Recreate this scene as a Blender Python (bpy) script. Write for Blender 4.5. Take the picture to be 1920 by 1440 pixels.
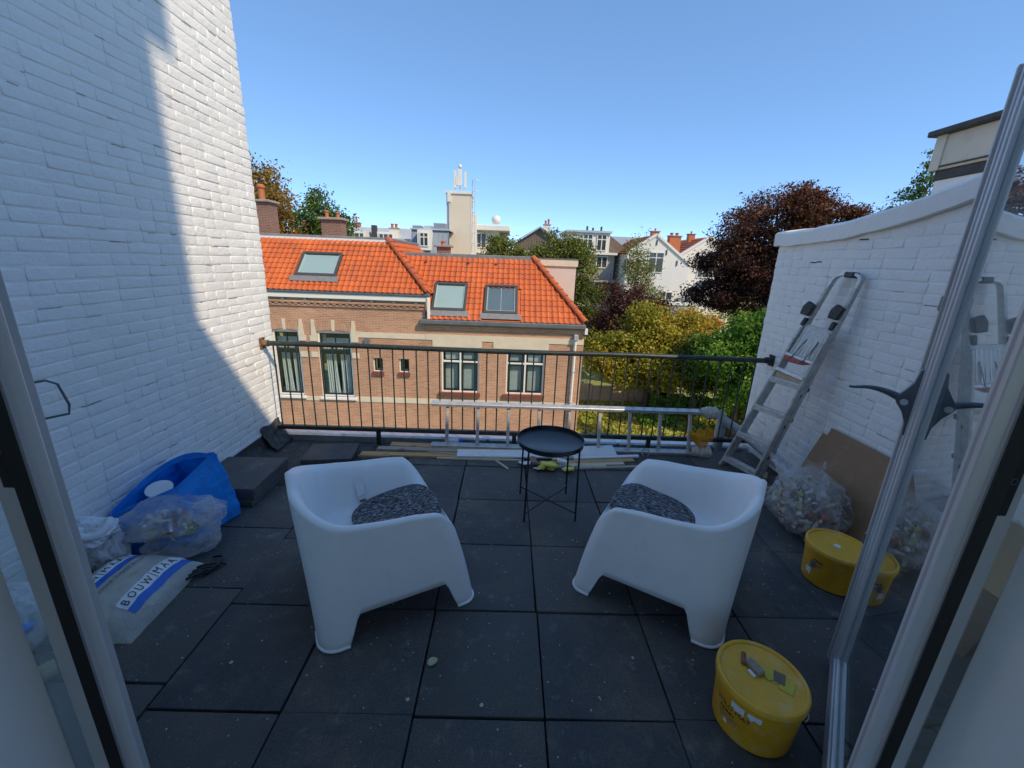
import bpy, bmesh, math, random
import numpy as np
from mathutils import Vector, Matrix, Euler, noise as mnoise
R = math.radians
rng = random.Random(7)
nrg = np.random.default_rng(11)
for o in list(bpy.data.objects):
    bpy.data.objects.remove(o)
scene = bpy.context.scene
col = scene.collection

# ------------------------------------------------------------ camera
CAM_H = 1.66
cam = bpy.data.cameras.new('camera')
camo = bpy.data.objects.new('camera', cam); col.objects.link(camo); scene.camera = camo
cam.sensor_fit = 'HORIZONTAL'; cam.sensor_width = 36.0
cam.lens = 36.0 * 780.0 / 1920.0
cam.clip_start = 0.02; cam.clip_end = 6000
_yaw, _pitch, _roll = R(0.97), R(16.443), R(2.168)
_F = Vector((math.sin(_yaw)*math.cos(_pitch), math.cos(_yaw)*math.cos(_pitch), -math.sin(_pitch)))
_Rt = Vector((math.cos(_yaw), -math.sin(_yaw), 0)); _U = _Rt.cross(_F)
_X = _Rt*math.cos(_roll) + _U*math.sin(_roll)
_D = _Rt*math.sin(_roll) - _U*math.cos(_roll)
_m = Matrix((_X, -_D, -_F)).transposed().to_4x4(); _m.translation = Vector((0, 0, CAM_H))
camo.matrix_world = _m

# ------------------------------------------------------------ sky, sun, exposure
SUN_TO = Vector((1.1, -1.0, 1.5)).normalized()          # towards the sun: behind us, to the right
sun_el = math.asin(SUN_TO.z)
sun_az = math.atan2(SUN_TO.x, SUN_TO.y)
world = bpy.data.worlds.new('World'); scene.world = world; world.use_nodes = True
wn = world.node_tree; wn.nodes.clear()
sky = wn.nodes.new('ShaderNodeTexSky'); sky.sky_type = 'NISHITA'; sky.sun_disc = False
sky.sun_elevation = sun_el; sky.sun_rotation = sun_az
sky.altitude = 0; sky.air_density = 0.25; sky.dust_density = 0.0; sky.ozone_density = 1.5
bg = wn.nodes.new('ShaderNodeBackground'); bg.inputs[1].default_value = 0.15
wo = wn.nodes.new('ShaderNodeOutputWorld')
gam = wn.nodes.new('ShaderNodeGamma'); gam.inputs[1].default_value = 0.55
hsv = wn.nodes.new('ShaderNodeHueSaturation'); hsv.inputs['Saturation'].default_value = 1.45; hsv.inputs['Value'].default_value = 2.0
wn.links.new(sky.outputs[0], gam.inputs[0]); wn.links.new(gam.outputs[0], hsv.inputs['Color']); wn.links.new(hsv.outputs[0], bg.inputs[0]); wn.links.new(bg.outputs[0], wo.inputs[0])
sl = bpy.data.lights.new('sun', 'SUN'); sl.energy = 2.0; sl.angle = R(0.4); sl.color = (1.0, 0.82, 0.58)
so = bpy.data.objects.new('sun', sl); col.objects.link(so)
so.rotation_euler = (-SUN_TO).to_track_quat('-Z', 'Y').to_euler()
so.location = SUN_TO * 60
scene.render.engine = 'CYCLES'
vs = scene.view_settings; vs.view_transform = 'Standard'; vs.look = 'None'; vs.gamma = 1; vs.exposure = 1.12
vs.use_curve_mapping = False
scene.cycles.max_bounces = 10; scene.cycles.transparent_max_bounces = 24

# ------------------------------------------------------------ helpers
def tag(o, label=None, cat=None, group=None, kind=None):
    if label: o['label'] = label
    if cat: o['category'] = cat
    if group: o['group'] = group
    if kind: o['kind'] = kind
    return o
def empty(name, loc=(0, 0, 0), rz=0.0):
    o = bpy.data.objects.new(name, None); col.objects.link(o)
    o.empty_display_size = 0.05
    o.location = loc; o.rotation_euler = (0, 0, rz)
    return o
def thing(name, label, cat, loc=(0, 0, 0), rz=0.0, group=None):
    return tag(empty(name, loc, rz), label, cat, group)
def link(name, me, parent=None, loc=None, rot=None, sc=None):
    o = bpy.data.objects.new(name, me); col.objects.link(o)
    if parent is not None: o.parent = parent
    if loc is not None: o.location = loc
    if rot is not None: o.rotation_euler = rot
    if sc is not None: o.scale = sc
    return o

class MB:
    def __init__(s): s.v = []; s.f = []
    def add(s, vs_, fs_):
        b = len(s.v); s.v += [tuple(p) for p in vs_]; s.f += [tuple(i + b for i in f) for f in fs_]; return s
    def box(s, a, b, M=None):
        (x0, y0, z0), (x1, y1, z1) = a, b
        vs_ = [Vector(p) for p in ((x0,y0,z0),(x1,y0,z0),(x1,y1,z0),(x0,y1,z0),(x0,y0,z1),(x1,y0,z1),(x1,y1,z1),(x0,y1,z1))]
        if M is not None: vs_ = [M @ p for p in vs_]
        return s.add(vs_, [(0,3,2,1),(4,5,6,7),(0,1,5,4),(1,2,6,5),(2,3,7,6),(3,0,4,7)])
    def bar(s, p0, p1, w, h, up=(0, 0, 1)):
        p0 = Vector(p0); p1 = Vector(p1); a = (p1 - p0); L = a.length; a.normalize()
        u = Vector(up); u = u - a * u.dot(a)
        if u.length < 1e-5: u = Vector((1, 0, 0)) - a * a.x
        u.normalize(); r = a.cross(u)
        M = Matrix((r, a, u)).transposed().to_4x4(); M.translation = p0
        return s.box((-w/2, 0, -h/2), (w/2, L, h/2), M)
    def tube(s, pts, r, n=8, caps=True, closed=False):
        pts = [Vector(p) for p in pts]; m = len(pts)
        rs = r if isinstance(r, (list, tuple)) else [r]*m
        b = len(s.v); up = None
        for i, p in enumerate(pts):
            if closed: t = pts[(i+1) % m] - pts[i-1]
            else: t = pts[min(i+1, m-1)] - pts[max(i-1, 0)]
            t.normalize()
            if up is None:
                up = Vector((0, 0, 1)) if abs(t.z) < 0.9 else Vector((1, 0, 0))
            up = up - t*up.dot(t)
            if up.length < 1e-5: up = t.orthogonal()
            up.normalize(); sd = t.cross(up)
            for k in range(n):
                a = 2*math.pi*k/n
                s.v.append(tuple(p + (up*math.cos(a) + sd*math.sin(a))*rs[i]))
        rings = m if closed else m-1
        for i in range(rings):
            j = (i+1) % m
            for k in range(n):
                k2 = (k+1) % n
                s.f.append((b+i*n+k, b+j*n+k, b+j*n+k2, b+i*n+k2))
        if caps and not closed:
            s.f.append(tuple(b+k for k in range(n))); s.f.append(tuple(b+(m-1)*n+k for k in reversed(range(n))))
        return s
    def lathe(s, prof, n=24, c=(0, 0, 0), caps=True):
        b = len(s.v)
        for (r, z) in prof:
            for k in range(n):
                a = 2*math.pi*k/n
                s.v.append((c[0]+r*math.cos(a), c[1]+r*math.sin(a), c[2]+z))
        for i in range(len(prof)-1):
            for k in range(n):
                k2 = (k+1) % n
                s.f.append((b+i*n+k, b+i*n+k2, b+(i+1)*n+k2, b+(i+1)*n+k))
        if caps:
            s.f.append(tuple(b+k for k in reversed(range(n)))); s.f.append(tuple(b+(len(prof)-1)*n+k for k in range(n)))
        return s
    def prism(s, poly, M, d):
        n = len(poly)
        vs_ = [M @ Vector((p[0], p[1], 0)) for p in poly] + [M @ Vector((p[0], p[1], d)) for p in poly]
        fs_ = [tuple(reversed(range(n))), tuple(range(n, 2*n))] + [(i, (i+1) % n, n+(i+1) % n, n+i) for i in range(n)]
        return s.add(vs_, fs_)
    def grid(s, fn, nu, nv, wrap=False):
        b = len(s.v)
        for i in range(nu):
            for j in range(nv): s.v.append(tuple(fn(i/(nu-1) if not wrap else i/nu, j/(nv-1))))
        for i in range(nu if wrap else nu-1):
            i2 = (i+1) % nu
            for j in range(nv-1):
                s.f.append((b+i*nv+j, b+i2*nv+j, b+i2*nv+j+1, b+i*nv+j+1))
        return s
    def mesh(s, name, mat, smooth=False, bevel=0, merge=0, segs=1, recalc=True):
        me = bpy.data.meshes.new(name); me.from_pydata(s.v, [], s.f)
        if bevel or merge or recalc:
            bm = bmesh.new(); bm.from_mesh(me)
            if merge: bmesh.ops.remove_doubles(bm, verts=bm.verts, dist=merge)
            if recalc: bmesh.ops.recalc_face_normals(bm, faces=bm.faces)
            if bevel:
                es = [e for e in bm.edges if len(e.link_faces) == 2 and e.calc_face_angle(0) > 0.5]
                bmesh.ops.bevel(bm, geom=es, offset=bevel, segments=segs, profile=0.6, affect='EDGES', clamp_overlap=True)
            bm.to_mesh(me); bm.free()
        if smooth: me.polygons.foreach_set('use_smooth', [True]*len(me.polygons))
        if smooth == 'auto':
            me.set_sharp_from_angle(angle=R(35))
        if mat is not None: me.materials.append(mat)
        me.update()
        return me
    def build(s, name, mat, parent=None, **k):
        return link(name, s.mesh(name, mat, **k), parent)

def RZ(a): return Matrix.Rotation(a, 4, 'Z')
def T(x, y, z): return Matrix.Translation((x, y, z))
def n3(p, sc=1.0, off=0.0):
    return mnoise.noise(Vector((p[0]*sc+off, p[1]*sc+off*1.7, p[2]*sc-off)))

# ------------------------------------------------------------ materials
class NT:
    def __init__(s, name):
        s.m = bpy.data.materials.new(name); s.m.use_nodes = True; s.t = s.m.node_tree; s.t.nodes.clear()
        s.out = s.n('OutputMaterial'); s.b = s.n('BsdfPrincipled'); s.l(s.b.outputs[0], s.out.inputs[0])
        s.pos = None
    def n(s, t, **k):
        o = s.t.nodes.new('ShaderNode'+t)
        for a, v in k.items(): setattr(o, a, v)
        return o
    def l(s, a, b): s.t.links.new(a, b)
    def P(s):
        if s.pos is None: s.pos = s.n('NewGeometry').outputs['Position']
        return s.pos
    def scaled(s, vec, sc):
        m = s.n('Mapping'); m.inputs['Scale'].default_value = sc; s.l(vec, m.inputs[0]); return m.outputs[0]
    def noise(s, scale, detail=4, rough=0.55, vec=None):
        x = s.n('TexNoise'); x.inputs['Scale'].default_value = scale; x.inputs['Detail'].default_value = detail
        x.inputs['Roughness'].default_value = rough; s.l(vec if vec is not None else s.P(), x.inputs['Vector']); return x.outputs['Fac']
    def ramp(s, fac, stops):
        r = s.n('ValToRGB'); e = r.color_ramp.elements
        while len(e) > 1: e.remove(e[-1])
        for i, (p, c) in enumerate(stops):
            q = e[0] if i == 0 else e.new(p)
            q.position = p; q.color = (*c, 1) if len(c) == 3 else c
        s.l(fac, r.inputs[0]); return r.outputs[0]
    def mix(s, fac, a, b, mode='MIX'):
        m = s.n('Mix', data_type='RGBA', blend_type=mode)
        for sock, v in ((m.inputs[0], fac), (m.inputs[6], a), (m.inputs[7], b)):
            if hasattr(v, 'links') or hasattr(v, 'is_linked'): s.l(v, sock)
            elif isinstance(v, (tuple, list)): sock.default_value = (*v, 1) if len(v) == 3 else v
            else: sock.default_value = v
        return m.outputs[2]
    def math(s, op, a, b=0.0):
        m = s.n('Math', operation=op)
        for i, v in enumerate((a, b)):
            if hasattr(v, 'is_linked'): s.l(v, m.inputs[i])
            else: m.inputs[i].default_value = v
        return m.outputs[0]
    def bump(s, h, dist=0.002, strength=1.0):
        b = s.n('Bump'); b.inputs['Distance'].default_value = dist; b.inputs['Strength'].default_value = strength
        s.l(h, b.inputs['Height']); s.l(b.outputs[0], s.b.inputs['Normal']); return b
    def col(s, c):
        if hasattr(c, 'is_linked'): s.l(c, s.b.inputs['Base Color'])
        else: s.b.inputs['Base Color'].default_value = (*c, 1)
    def rough(s, r):
        if hasattr(r, 'is_linked'): s.l(r, s.b.inputs['Roughness'])
        else: s.b.inputs['Roughness'].default_value = r
def simple(name, c, rough=0.6, metal=0.0, var=0.15, scale=6.0, bump=0.0, bscale=40.0, spec=0.5, dirt=None):
    t = NT(name)
    k = lambda f: tuple(min(1, x*f) for x in c)
    base = t.ramp(t.noise(scale, 5), [(0.25, k(1-var)), (0.75, k(1+var))])
    if dirt:
        d = t.ramp(t.noise(scale*2.3, 8, 0.7), [(0.52, (0, 0, 0)), (0.72, (1, 1, 1))])
        base = t.mix(d, base, dirt)
    t.col(base); t.rough(rough); t.b.inputs['Metallic'].default_value = metal
    t.b.inputs['Specular IOR Level'].default_value = spec
    if bump: t.bump(t.noise(bscale, 4), bump)
    return t.m
MAT = {}
def painted_brick():
    t = NT('white_painted_brick')
    n1 = t.noise(2.2, 4); n2 = t.noise(38, 6, 0.65); n3_ = t.noise(160, 3)
    c = t.ramp(n1, [(0.25, (0.80, 0.79, 0.765)), (0.75, (0.88, 0.87, 0.845))])
    spots = t.ramp(t.noise(23, 8, 0.75), [(0.68, (0, 0, 0)), (0.78, (1, 1, 1))])
    c = t.mix(t.math('MULTIPLY', spots, 0.35), c, (0.50, 0.47, 0.42))
    t.col(c); t.rough(0.62)
    h = t.math('ADD', t.math('MULTIPLY', n2, 1.0), t.math('MULTIPLY', n3_, 0.35))
    h = t.math('ADD', h, t.math('MULTIPLY', t.noise(11, 3), 1.2))
    t.bump(h, 0.006, 0.8)
    return t.m
MAT['paint'] = painted_brick()
def rubber():
    t = NT('black_rubber_tile')
    oi = t.n('ObjectInfo').outputs['Random']
    n1 = t.noise(2.6, 8, 0.68); fine = t.noise(240, 3, 0.7)
    c = t.ramp(n1, [(0.32, (0.034, 0.039, 0.049)), (0.5, (0.066, 0.069, 0.074)), (0.66, (0.130, 0.117, 0.100))])
    c = t.mix(t.math('MULTIPLY', oi, 0.55), c, (0.115, 0.106, 0.094))
    dust = t.ramp(t.noise(9, 10, 0.72), [(0.56, (0, 0, 0)), (0.78, (1, 1, 1))])
    c = t.mix(t.math('MULTIPLY', dust, 0.6), c, (0.30, 0.295, 0.285))
    grit = t.ramp(fine, [(0.35, (0.6, 0.6, 0.6)), (0.7, (1.5, 1.5, 1.5))])
    c = t.mix(1.0, c, grit, 'MULTIPLY')
    sp = t.n('TexVoronoi'); sp.inputs['Scale'].default_value = 26; t.l(t.P(), sp.inputs['Vector'])
    warp = t.math('ADD', sp.outputs['Distance'], t.math('MULTIPLY', t.noise(130, 3), 0.25))
    sel = t.ramp(sp.outputs['Color'], [(0.74, (0, 0, 0)), (0.76, (1, 1, 1))])
    spk = t.math('MULTIPLY', t.ramp(warp, [(0.20, (1, 1, 1)), (0.235, (0, 0, 0))]), sel)
    c = t.mix(t.math('MULTIPLY', spk, 0.9), c, (0.55, 0.55, 0.52))
    t.col(c); t.rough(t.ramp(n1, [(0.3, (0.62,)*3), (0.7, (0.8,)*3)]))
    t.bump(t.math('ADD', t.math('MULTIPLY', fine, 0.6), t.noise(60, 4)), 0.004, 0.7)
    return t.m
MAT['rubber'] = rubber()
MAT['bitumen'] = simple('bitumen_roofing', (0.052, 0.050, 0.048), 0.7, var=0.45, scale=7, bump=0.006, bscale=60, dirt=(0.13, 0.12, 0.105))
MAT['zinc'] = simple('zinc_sheet', (0.52, 0.55, 0.57), 0.38, 0.75, var=0.18, scale=5, dirt=(0.35, 0.36, 0.34))
MAT['rail'] = simple('dark_green_rail_paint', (0.022, 0.034, 0.029), 0.42, var=0.4, scale=14, bump=0.002, bscale=90, dirt=(0.06, 0.055, 0.045))
MAT['rust'] = simple('rusty_bracket', (0.17, 0.09, 0.05), 0.8, var=0.5, scale=30, bump=0.003, dirt=(0.35, 0.3, 0.25))
MAT['alu'] = simple('worn_aluminium', (0.60, 0.60, 0.59), 0.42, 0.55, var=0.22, scale=18, bump=0.001, bscale=120, dirt=(0.50, 0.47, 0.42))
MAT['alu2'] = simple('dirty_aluminium', (0.50, 0.49, 0.46), 0.5, 0.35, var=0.3, scale=22, dirt=(0.68, 0.64, 0.58))
MAT['blackpl'] = simple('black_plastic', (0.016, 0.017, 0.020), 0.42, var=0.3, dirt=(0.10, 0.10, 0.10), scale=25)
MAT['chair'] = simple('white_moulded_plastic', (0.86, 0.865, 0.865), 0.36, var=0.02, scale=3, bump=0.0005, bscale=600, dirt=(0.80, 0.80, 0.79))
MAT['tablem'] = simple('black_powder_coat', (0.018, 0.021, 0.027), 0.22, var=0.2, bump=0.0005, bscale=500)
MAT['yellow'] = simple('yellow_bucket_plastic', (0.74, 0.36, 0.014), 0.38, var=0.14, scale=9, dirt=(0.66, 0.45, 0.16))
MAT['lid'] = simple('dusty_yellow_lid', (0.78, 0.43, 0.035), 0.45, var=0.12, scale=9, dirt=(0.70, 0.52, 0.25))
MAT['ink'] = simple('black_ink', (0.03, 0.025, 0.02), 0.6, var=0.2)
MAT['greyink'] = simple('grey_ink', (0.16, 0.16, 0.16), 0.6, var=0.2)
MAT['blueink'] = simple('blue_ink', (0.02, 0.14, 0.55), 0.45, var=0.15)
MAT['whitelabel'] = simple('white_label', (0.78, 0.80, 0.82), 0.5, var=0.06)
MAT['hardboard'] = simple('brown_hardboard', (0.27, 0.155, 0.080), 0.65, var=0.16, scale=5, bump=0.0006, bscale=300, dirt=(0.34, 0.22, 0.14))
MAT['frame'] = simple('grey_lacquered_frame', (0.50, 0.49, 0.48), 0.5, var=0.06, scale=4, bump=0.0004, bscale=400)
MAT['framew'] = simple('silver_lacquered_frame', (0.62, 0.63, 0.65), 0.35, 0.15, var=0.05, scale=4)
MAT['gasket'] = simple('black_gasket', (0.008, 0.008, 0.009), 0.6, var=0.2)
MAT['steel'] = simple('dark_steel', (0.16, 0.18, 0.21), 0.35, 0.7, var=0.15)
MAT['plaster'] = simple('white_plaster', (0.84, 0.84, 0.83), 0.7, var=0.04, scale=2, bump=0.0008, bscale=150)
MAT['pvc'] = simple('grey_pvc_pipe', (0.40, 0.42, 0.43), 0.45, var=0.12, dirt=(0.3, 0.28, 0.25))
MAT['cream'] = simple('cream_panel', (0.66, 0.58, 0.46), 0.6, var=0.08, scale=3, dirt=(0.55, 0.47, 0.36))
MAT['crack'] = simple('open_paint_crack', (0.25, 0.23, 0.20), 0.9, var=0.5, scale=30)
MAT['tar'] = simple('dark_roof_edge', (0.05, 0.048, 0.046), 0.6, var=0.4, scale=20, bump=0.003)
def wood(name, c1, c2, axis='x'):
    t = NT(name)
    tc = t.n('TexCoord').outputs['Object']
    sc = {'x': (3, 55, 55), 'y': (55, 3, 55)}[axis]
    v = t.scaled(tc, sc)
    g = t.noise(1.0, 6, 0.6, v)
    c = t.ramp(g, [(0.3, c1), (0.7, c2)])
    k = t.ramp(t.noise(7, 3, 0.5, tc), [(0.66, (0, 0, 0)), (0.72, (1, 1, 1))])
    c = t.mix(t.math('MULTIPLY', k, 0.5), c, tuple(x*0.45 for x in c1))
    t.col(c); t.rough(0.7); t.bump(g, 0.001)
    return t.m
MAT['wood'] = wood('bare_pine', (0.42, 0.25, 0.105), (0.58, 0.38, 0.18))
MAT['wood2'] = wood('weathered_wood', (0.30, 0.25, 0.19), (0.46, 0.40, 0.33))
MAT['wood3'] = wood('pale_batten', (0.50, 0.42, 0.30), (0.64, 0.56, 0.43))
MAT['whiteboard'] = simple('white_laminate', (0.76, 0.77, 0.78), 0.4, var=0.04, scale=8, dirt=(0.62, 0.6, 0.56))
MAT['lemon'] = simple('lemon_yellow_offcut', (0.72, 0.66, 0.10), 0.6, var=0.12, scale=20)
def fabric():
    t = NT('mottled_cushion_fabric')
    tc = t.n('TexCoord').outputs['Object']
    v = t.scaled(tc, (42, 260, 60))
    g = t.noise(1.0, 3, 0.6, v)
    c = t.ramp(g, [(0.44, (0.016, 0.017, 0.022)), (0.52, (0.06, 0.062, 0.075)), (0.62, (0.42, 0.42, 0.45))])
    t.col(c); t.rough(0.9); t.bump(g, 0.003)
    return t.m
MAT['fabric'] = fabric()
def film(name, c, alpha=0.45, rough=0.25, bs=22):
    t = NT(name)
    t.b.inputs['Base Color'].default_value = (*c, 1); t.rough(rough)
    h = t.math('ADD', t.noise(bs, 4, 0.6), t.math('MULTIPLY', t.noise(bs*3.5, 3), 0.3))
    t.bump(h, 0.02, 0.8)
    tr = t.n('BsdfTransparent'); tl = t.n('BsdfTranslucent'); tl.inputs[0].default_value = (*c, 1)
    m1 = t.n('MixShader'); m1.inputs[0].default_value = 0.4; t.l(t.b.outputs[0], m1.inputs[1]); t.l(tl.outputs[0], m1.inputs[2])
    m2 = t.n('MixShader')
    fac = t.ramp(t.noise(6, 4), [(0.3, (max(0, alpha-0.18),)*3), (0.7, (min(1, alpha+0.22),)*3)])
    t.l(fac, m2.inputs[0]); t.l(tr.outputs[0], m2.inputs[1]); t.l(m1.outputs[0], m2.inputs[2])
    t.l(m2.outputs[0], t.out.inputs[0])
    return t.m
MAT['film'] = film('clear_plastic_film', (0.86, 0.87, 0.88), 0.24, 0.16)
MAT['filmw'] = film('milky_plastic_film', (0.86, 0.86, 0.85), 0.36, 0.2)
MAT['filmo'] = film('orange_plastic_film', (0.86, 0.40, 0.03), 0.62, 0.3)
MAT['sack'] = film('milky_sack_film', (0.83, 0.81, 0.75), 0.88, 0.35, 16)
def glass(name, tint=(0.93, 0.96, 0.96), f0=0.05, gain=1.0, pw=4.0):
    """thin pane: Schlick reflection that is the same from both sides"""
    t = NT(name)
    lw_ = t.n('LayerWeight'); lw_.inputs[0].default_value = 0.5
    f = t.math('POWER', lw_.outputs['Facing'], pw)
    f = t.math('MINIMUM', t.math('ADD', t.math('MULTIPLY', f, gain*(1-f0)), f0), 1.0)
    tr = t.n('BsdfTransparent'); tr.inputs[0].default_value = (*tint, 1)
    gl = t.n('BsdfGlossy'); gl.inputs['Roughness'].default_value = 0.012; gl.inputs[0].default_value = (0.92, 0.95, 0.95, 1)
    mx = t.n('MixShader'); t.l(f, mx.inputs[0]); t.l(tr.outputs[0], mx.inputs[1]); t.l(gl.outputs[0], mx.inputs[2])
    t.l(mx.outputs[0], t.out.inputs[0]); return t.m
MAT['doorglass'] = glass('door_glass', (0.93, 0.96, 0.96), 0.05, 1.0, 2.6)
MAT['pane'] = glass('window_glass', (0.86, 0.90, 0.90), 0.05, 1.0, 5.0)
# ============================================================ the terrace: floor, walls, our own house, doors
XL, XR = -2.14, 2.37          # painted walls left and right
YF, YRAIL = 0.80, 3.60        # our facade, the railing
ROOFZ = -0.05

roof = MB().box((XL-0.02, YF-0.1, ROOFZ-0.25), (XR+0.02, 3.70, ROOFZ)).build('terrace_floor', MAT['bitumen'])
tag(roof, kind='structure')
def tile_mesh(i):
    r = random.Random(100+i)
    mb = MB().box((-0.2465, -0.2465, -0.045), (0.2465, 0.2465, 0))
    me = mb.mesh('rubber_tile', MAT['rubber'], bevel=0.006, segs=2, smooth='auto')
    for v in me.vertices:
        v.co.z += 0.0025*n3(v.co, 4, i*3.1)
    return me
TILES = [tile_mesh(i) for i in range(4)]
cols_ = [(-1.93, 0.46)] + [(-1.56+0.5*i, 1.0) for i in range(8)] + [(2.275, 0.34)]
for ci, (xc, sx) in enumerate(cols_):
    off = {0: 0.22, 1: 0.10}.get(ci, rng.uniform(-0.006, 0.006))
    for ri in range(6):
        cy = 0.91 + 0.5*ri + off
        if ci <= 1 and cy > 2.95: continue
        if ri == 5 and ci == 2: continue
        sy = 1.0
        if cy + 0.25 > 3.62: sy = (3.60 - (cy-0.25))/0.5; cy = (cy - 0.25 + 3.60)/2
        if sy < 0.2: continue
        link('rubber_tile', TILES[rng.randrange(4)], roof,
             (xc + rng.uniform(-0.004, 0.004), cy + rng.uniform(-0.004, 0.004), rng.uniform(-0.004, 0.003)),
             (rng.uniform(-0.006, 0.006), rng.uniform(-0.006, 0.006), rng.uniform(-0.008, 0.008)), (sx, sy, 1))
# loose tile and a stack of three
t0 = link('rubber_tile', TILES[1], None, (-1.50, 3.33, 0.012), (0.02, -0.015, 0.10), (0.84, 0.62, 0.9))
tag(t0, 'single loose black rubber tile lying on the bare roofing before the railing', 'tile')
for k in range(3):
    o = link('rubber_tile', TILES[k], None, (-1.90+0.006*k, 2.705+0.008*(k % 2), 0.0455+0.0455*k), (0, 0, 0.015*(k-1)), (0.92, 0.94, 1))
    tag(o, ['bottom black rubber tile of the stack against the white wall',
            'middle black rubber tile of the stack against the white wall',
            'topmost black rubber tile of the stack against the white wall'][k], 'tile', 'stacked rubber tiles')

# ---- painted brick walls
def brick_mesh(L, i):
    """painted brick: flat face rolling off into the joint over a few millimetres"""
    r = random.Random(500+i); mb = MB()
    hy, hz = L/2, 0.0285
    rings = [(-0.03, 0.0), (-0.0026, 0.0), (-0.0008, 0.0020), (0.0, 0.0070)]
    js = [(r.uniform(-0.003, 0.003), r.uniform(-0.0026, 0.0026)) for _ in range(4)]
    dx = [r.uniform(-0.0012, 0.0012) for _ in range(4)]
    for x, ins in rings:
        for k, (sy, sz) in enumerate(((-1, -1), (1, -1), (1, 1), (-1, 1))):
            mb.v.append((x + (dx[k] if x > -0.003 else 0), sy*(hy-ins)+js[k][0], sz*(hz-ins)+js[k][1]))
    for q in range(3):
        for k in range(4):
            k2 = (k+1) % 4; mb.f.append((q*4+k, q*4+k2, q*4+4+k2, q*4+4+k))
    mb.f.append((12, 13, 14, 15))
    return mb.mesh('brick', MAT['paint'], smooth=True)
STR = [brick_mesh(0.216, i) for i in range(8)]
HEAD = [brick_mesh(0.106, 20+i) for i in range(6)]
def merged(name, insts, mat, parent, kind='stuff'):
    vs_, fs_, sm = [], [], 0; base = 0
    cache = {}
    for me, M in insts:
        if me not in cache:
            a = np.empty(len(me.vertices)*3); me.vertices.foreach_get('co', a)
            cache[me] = (a.reshape(-1, 3), [tuple(p.vertices) for p in me.polygons])
        a, f = cache[me]; Mn = np.array(M)
        vs_.append(a @ Mn[:3, :3].T + Mn[:3, 3]); fs_ += [tuple(i+base for i in q) for q in f]; base += len(a)
    me = bpy.data.meshes.new(name); me.from_pydata(np.concatenate(vs_).tolist(), [], fs_)
    me.polygons.foreach_set('use_smooth', [True]*len(me.polygons)); me.materials.append(mat); me.update()
    o = link(name, me, parent)
    if kind: o['kind'] = kind
    return o
def brick_wall(root, X, side, y0, y1, z0, ztop, seed):
    """bricks in courses on the plane x = X; side = +1 faces +x"""
    r = random.Random(seed); L = []
    z = z0 + 0.031; k = 0
    while True:
        y = y1 + r.uniform(-0.006, 0.006) - (0.11 if k % 2 else 0.0)
        if k % 2: L.append((y + 0.0575, z, 'h'))
        while y > y0:
            h = r.random() < 0.22
            ln = 0.111 if h else 0.221
            L.append((y - ln/2 + 0.003, z, 'h' if h else 's')); y -= ln
        z += 0.0625; k += 1
        if z > ztop(y1)+3: break
    L = [b for b in L if b[1] + 0.03 < ztop(b[0])]
    dist = lambda b: abs(X)*(0.22 if b[2] == 's' else 0.11)/(X*X + b[0]**2 + (b[1]-CAM_H)**2)**1.5
    vis = lambda b: b[0] > 1.15 and b[1] < 3.6
    L.sort(key=lambda b: (-vis(b), -dist(b)))
    rest = []
    for i, (y, z, t) in enumerate(L):
        me = r.choice(STR if t == 's' else HEAD)
        rot = Euler((r.uniform(-0.010, 0.010), r.uniform(-0.015, 0.015), (0 if side > 0 else math.pi) + r.uniform(-0.012, 0.012)))
        x = X + side*r.uniform(-0.0010, 0.0012)
        loc = Vector((x, y, z + r.uniform(-0.003, 0.003)))
        if i < 300: link('brick', me, root, loc, rot)
        else: rest.append((me, Matrix.Translation(loc) @ rot.to_matrix().to_4x4()))
    merged('bricks', rest, MAT['paint'], root)
    # paint cracked open along some bed joints
    mb = MB()
    for _ in range(70):
        k = r.randint(2, 56); z = z0 + 0.0625*k; y = r.uniform(max(y0, 1.2), y1-0.1)
        if z > ztop(y)-0.15: continue
        n_ = r.randint(1, 4); h = r.uniform(0.0007, 0.0018); x = X - side*0.0012
        for q in range(n_):
            l = r.uniform(0.012, 0.05); zz = z + r.uniform(-0.002, 0.002)
            mb.box((min(x, x+side*0.0022), y, zz-h), (max(x, x+side*0.0022), y+l, zz+h)); y += l*0.9
    o = mb.build('cracked_joints', MAT['crack'], root); o['kind'] = 'stuff'

lw = thing('painted_brick_wall', 'tall white painted brick wall of the neighbouring house, half in sunlight', 'wall', (0, 0, 0))
MB().box((XL-0.35, -0.6, 0.115), (XL-0.0026, 3.785, 6.6)).build('wall_core', MAT['paint'], lw)
brick_wall(lw, XL, 1, -0.3, 3.79, 0.12, lambda y: 6.6, 3)
MB().box((XL-0.3, 0.8, 0.085), (XL+0.006, 3.74, 0.122)).build('skirting_strip', MAT['plaster'], lw)
# roofing turned up against the wall
mb = MB()
def upst(u, v):
    y = 0.8 + u*2.95
    p = [(XL+0.14, ROOFZ+0.002), (XL+0.045, -0.02), (XL+0.012, 0.03), (XL+0.009, 0.10)]
    k = v*3; i = min(2, int(k)); f = k-i
    x = p[i][0]*(1-f)+p[i+1][0]*f; z = p[i][1]*(1-f)+p[i+1][1]*f
    return (x + 0.006*n3((0, y, v), 5), y, z + 0.006*n3((x, y, 1), 6))
mb.grid(upst, 60, 10)
tag(mb.build('roofing_upstand', MAT['bitumen'], None, smooth=True), 'black bitumen roofing turned up along the foot of the tall white wall', 'flashing')
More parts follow.
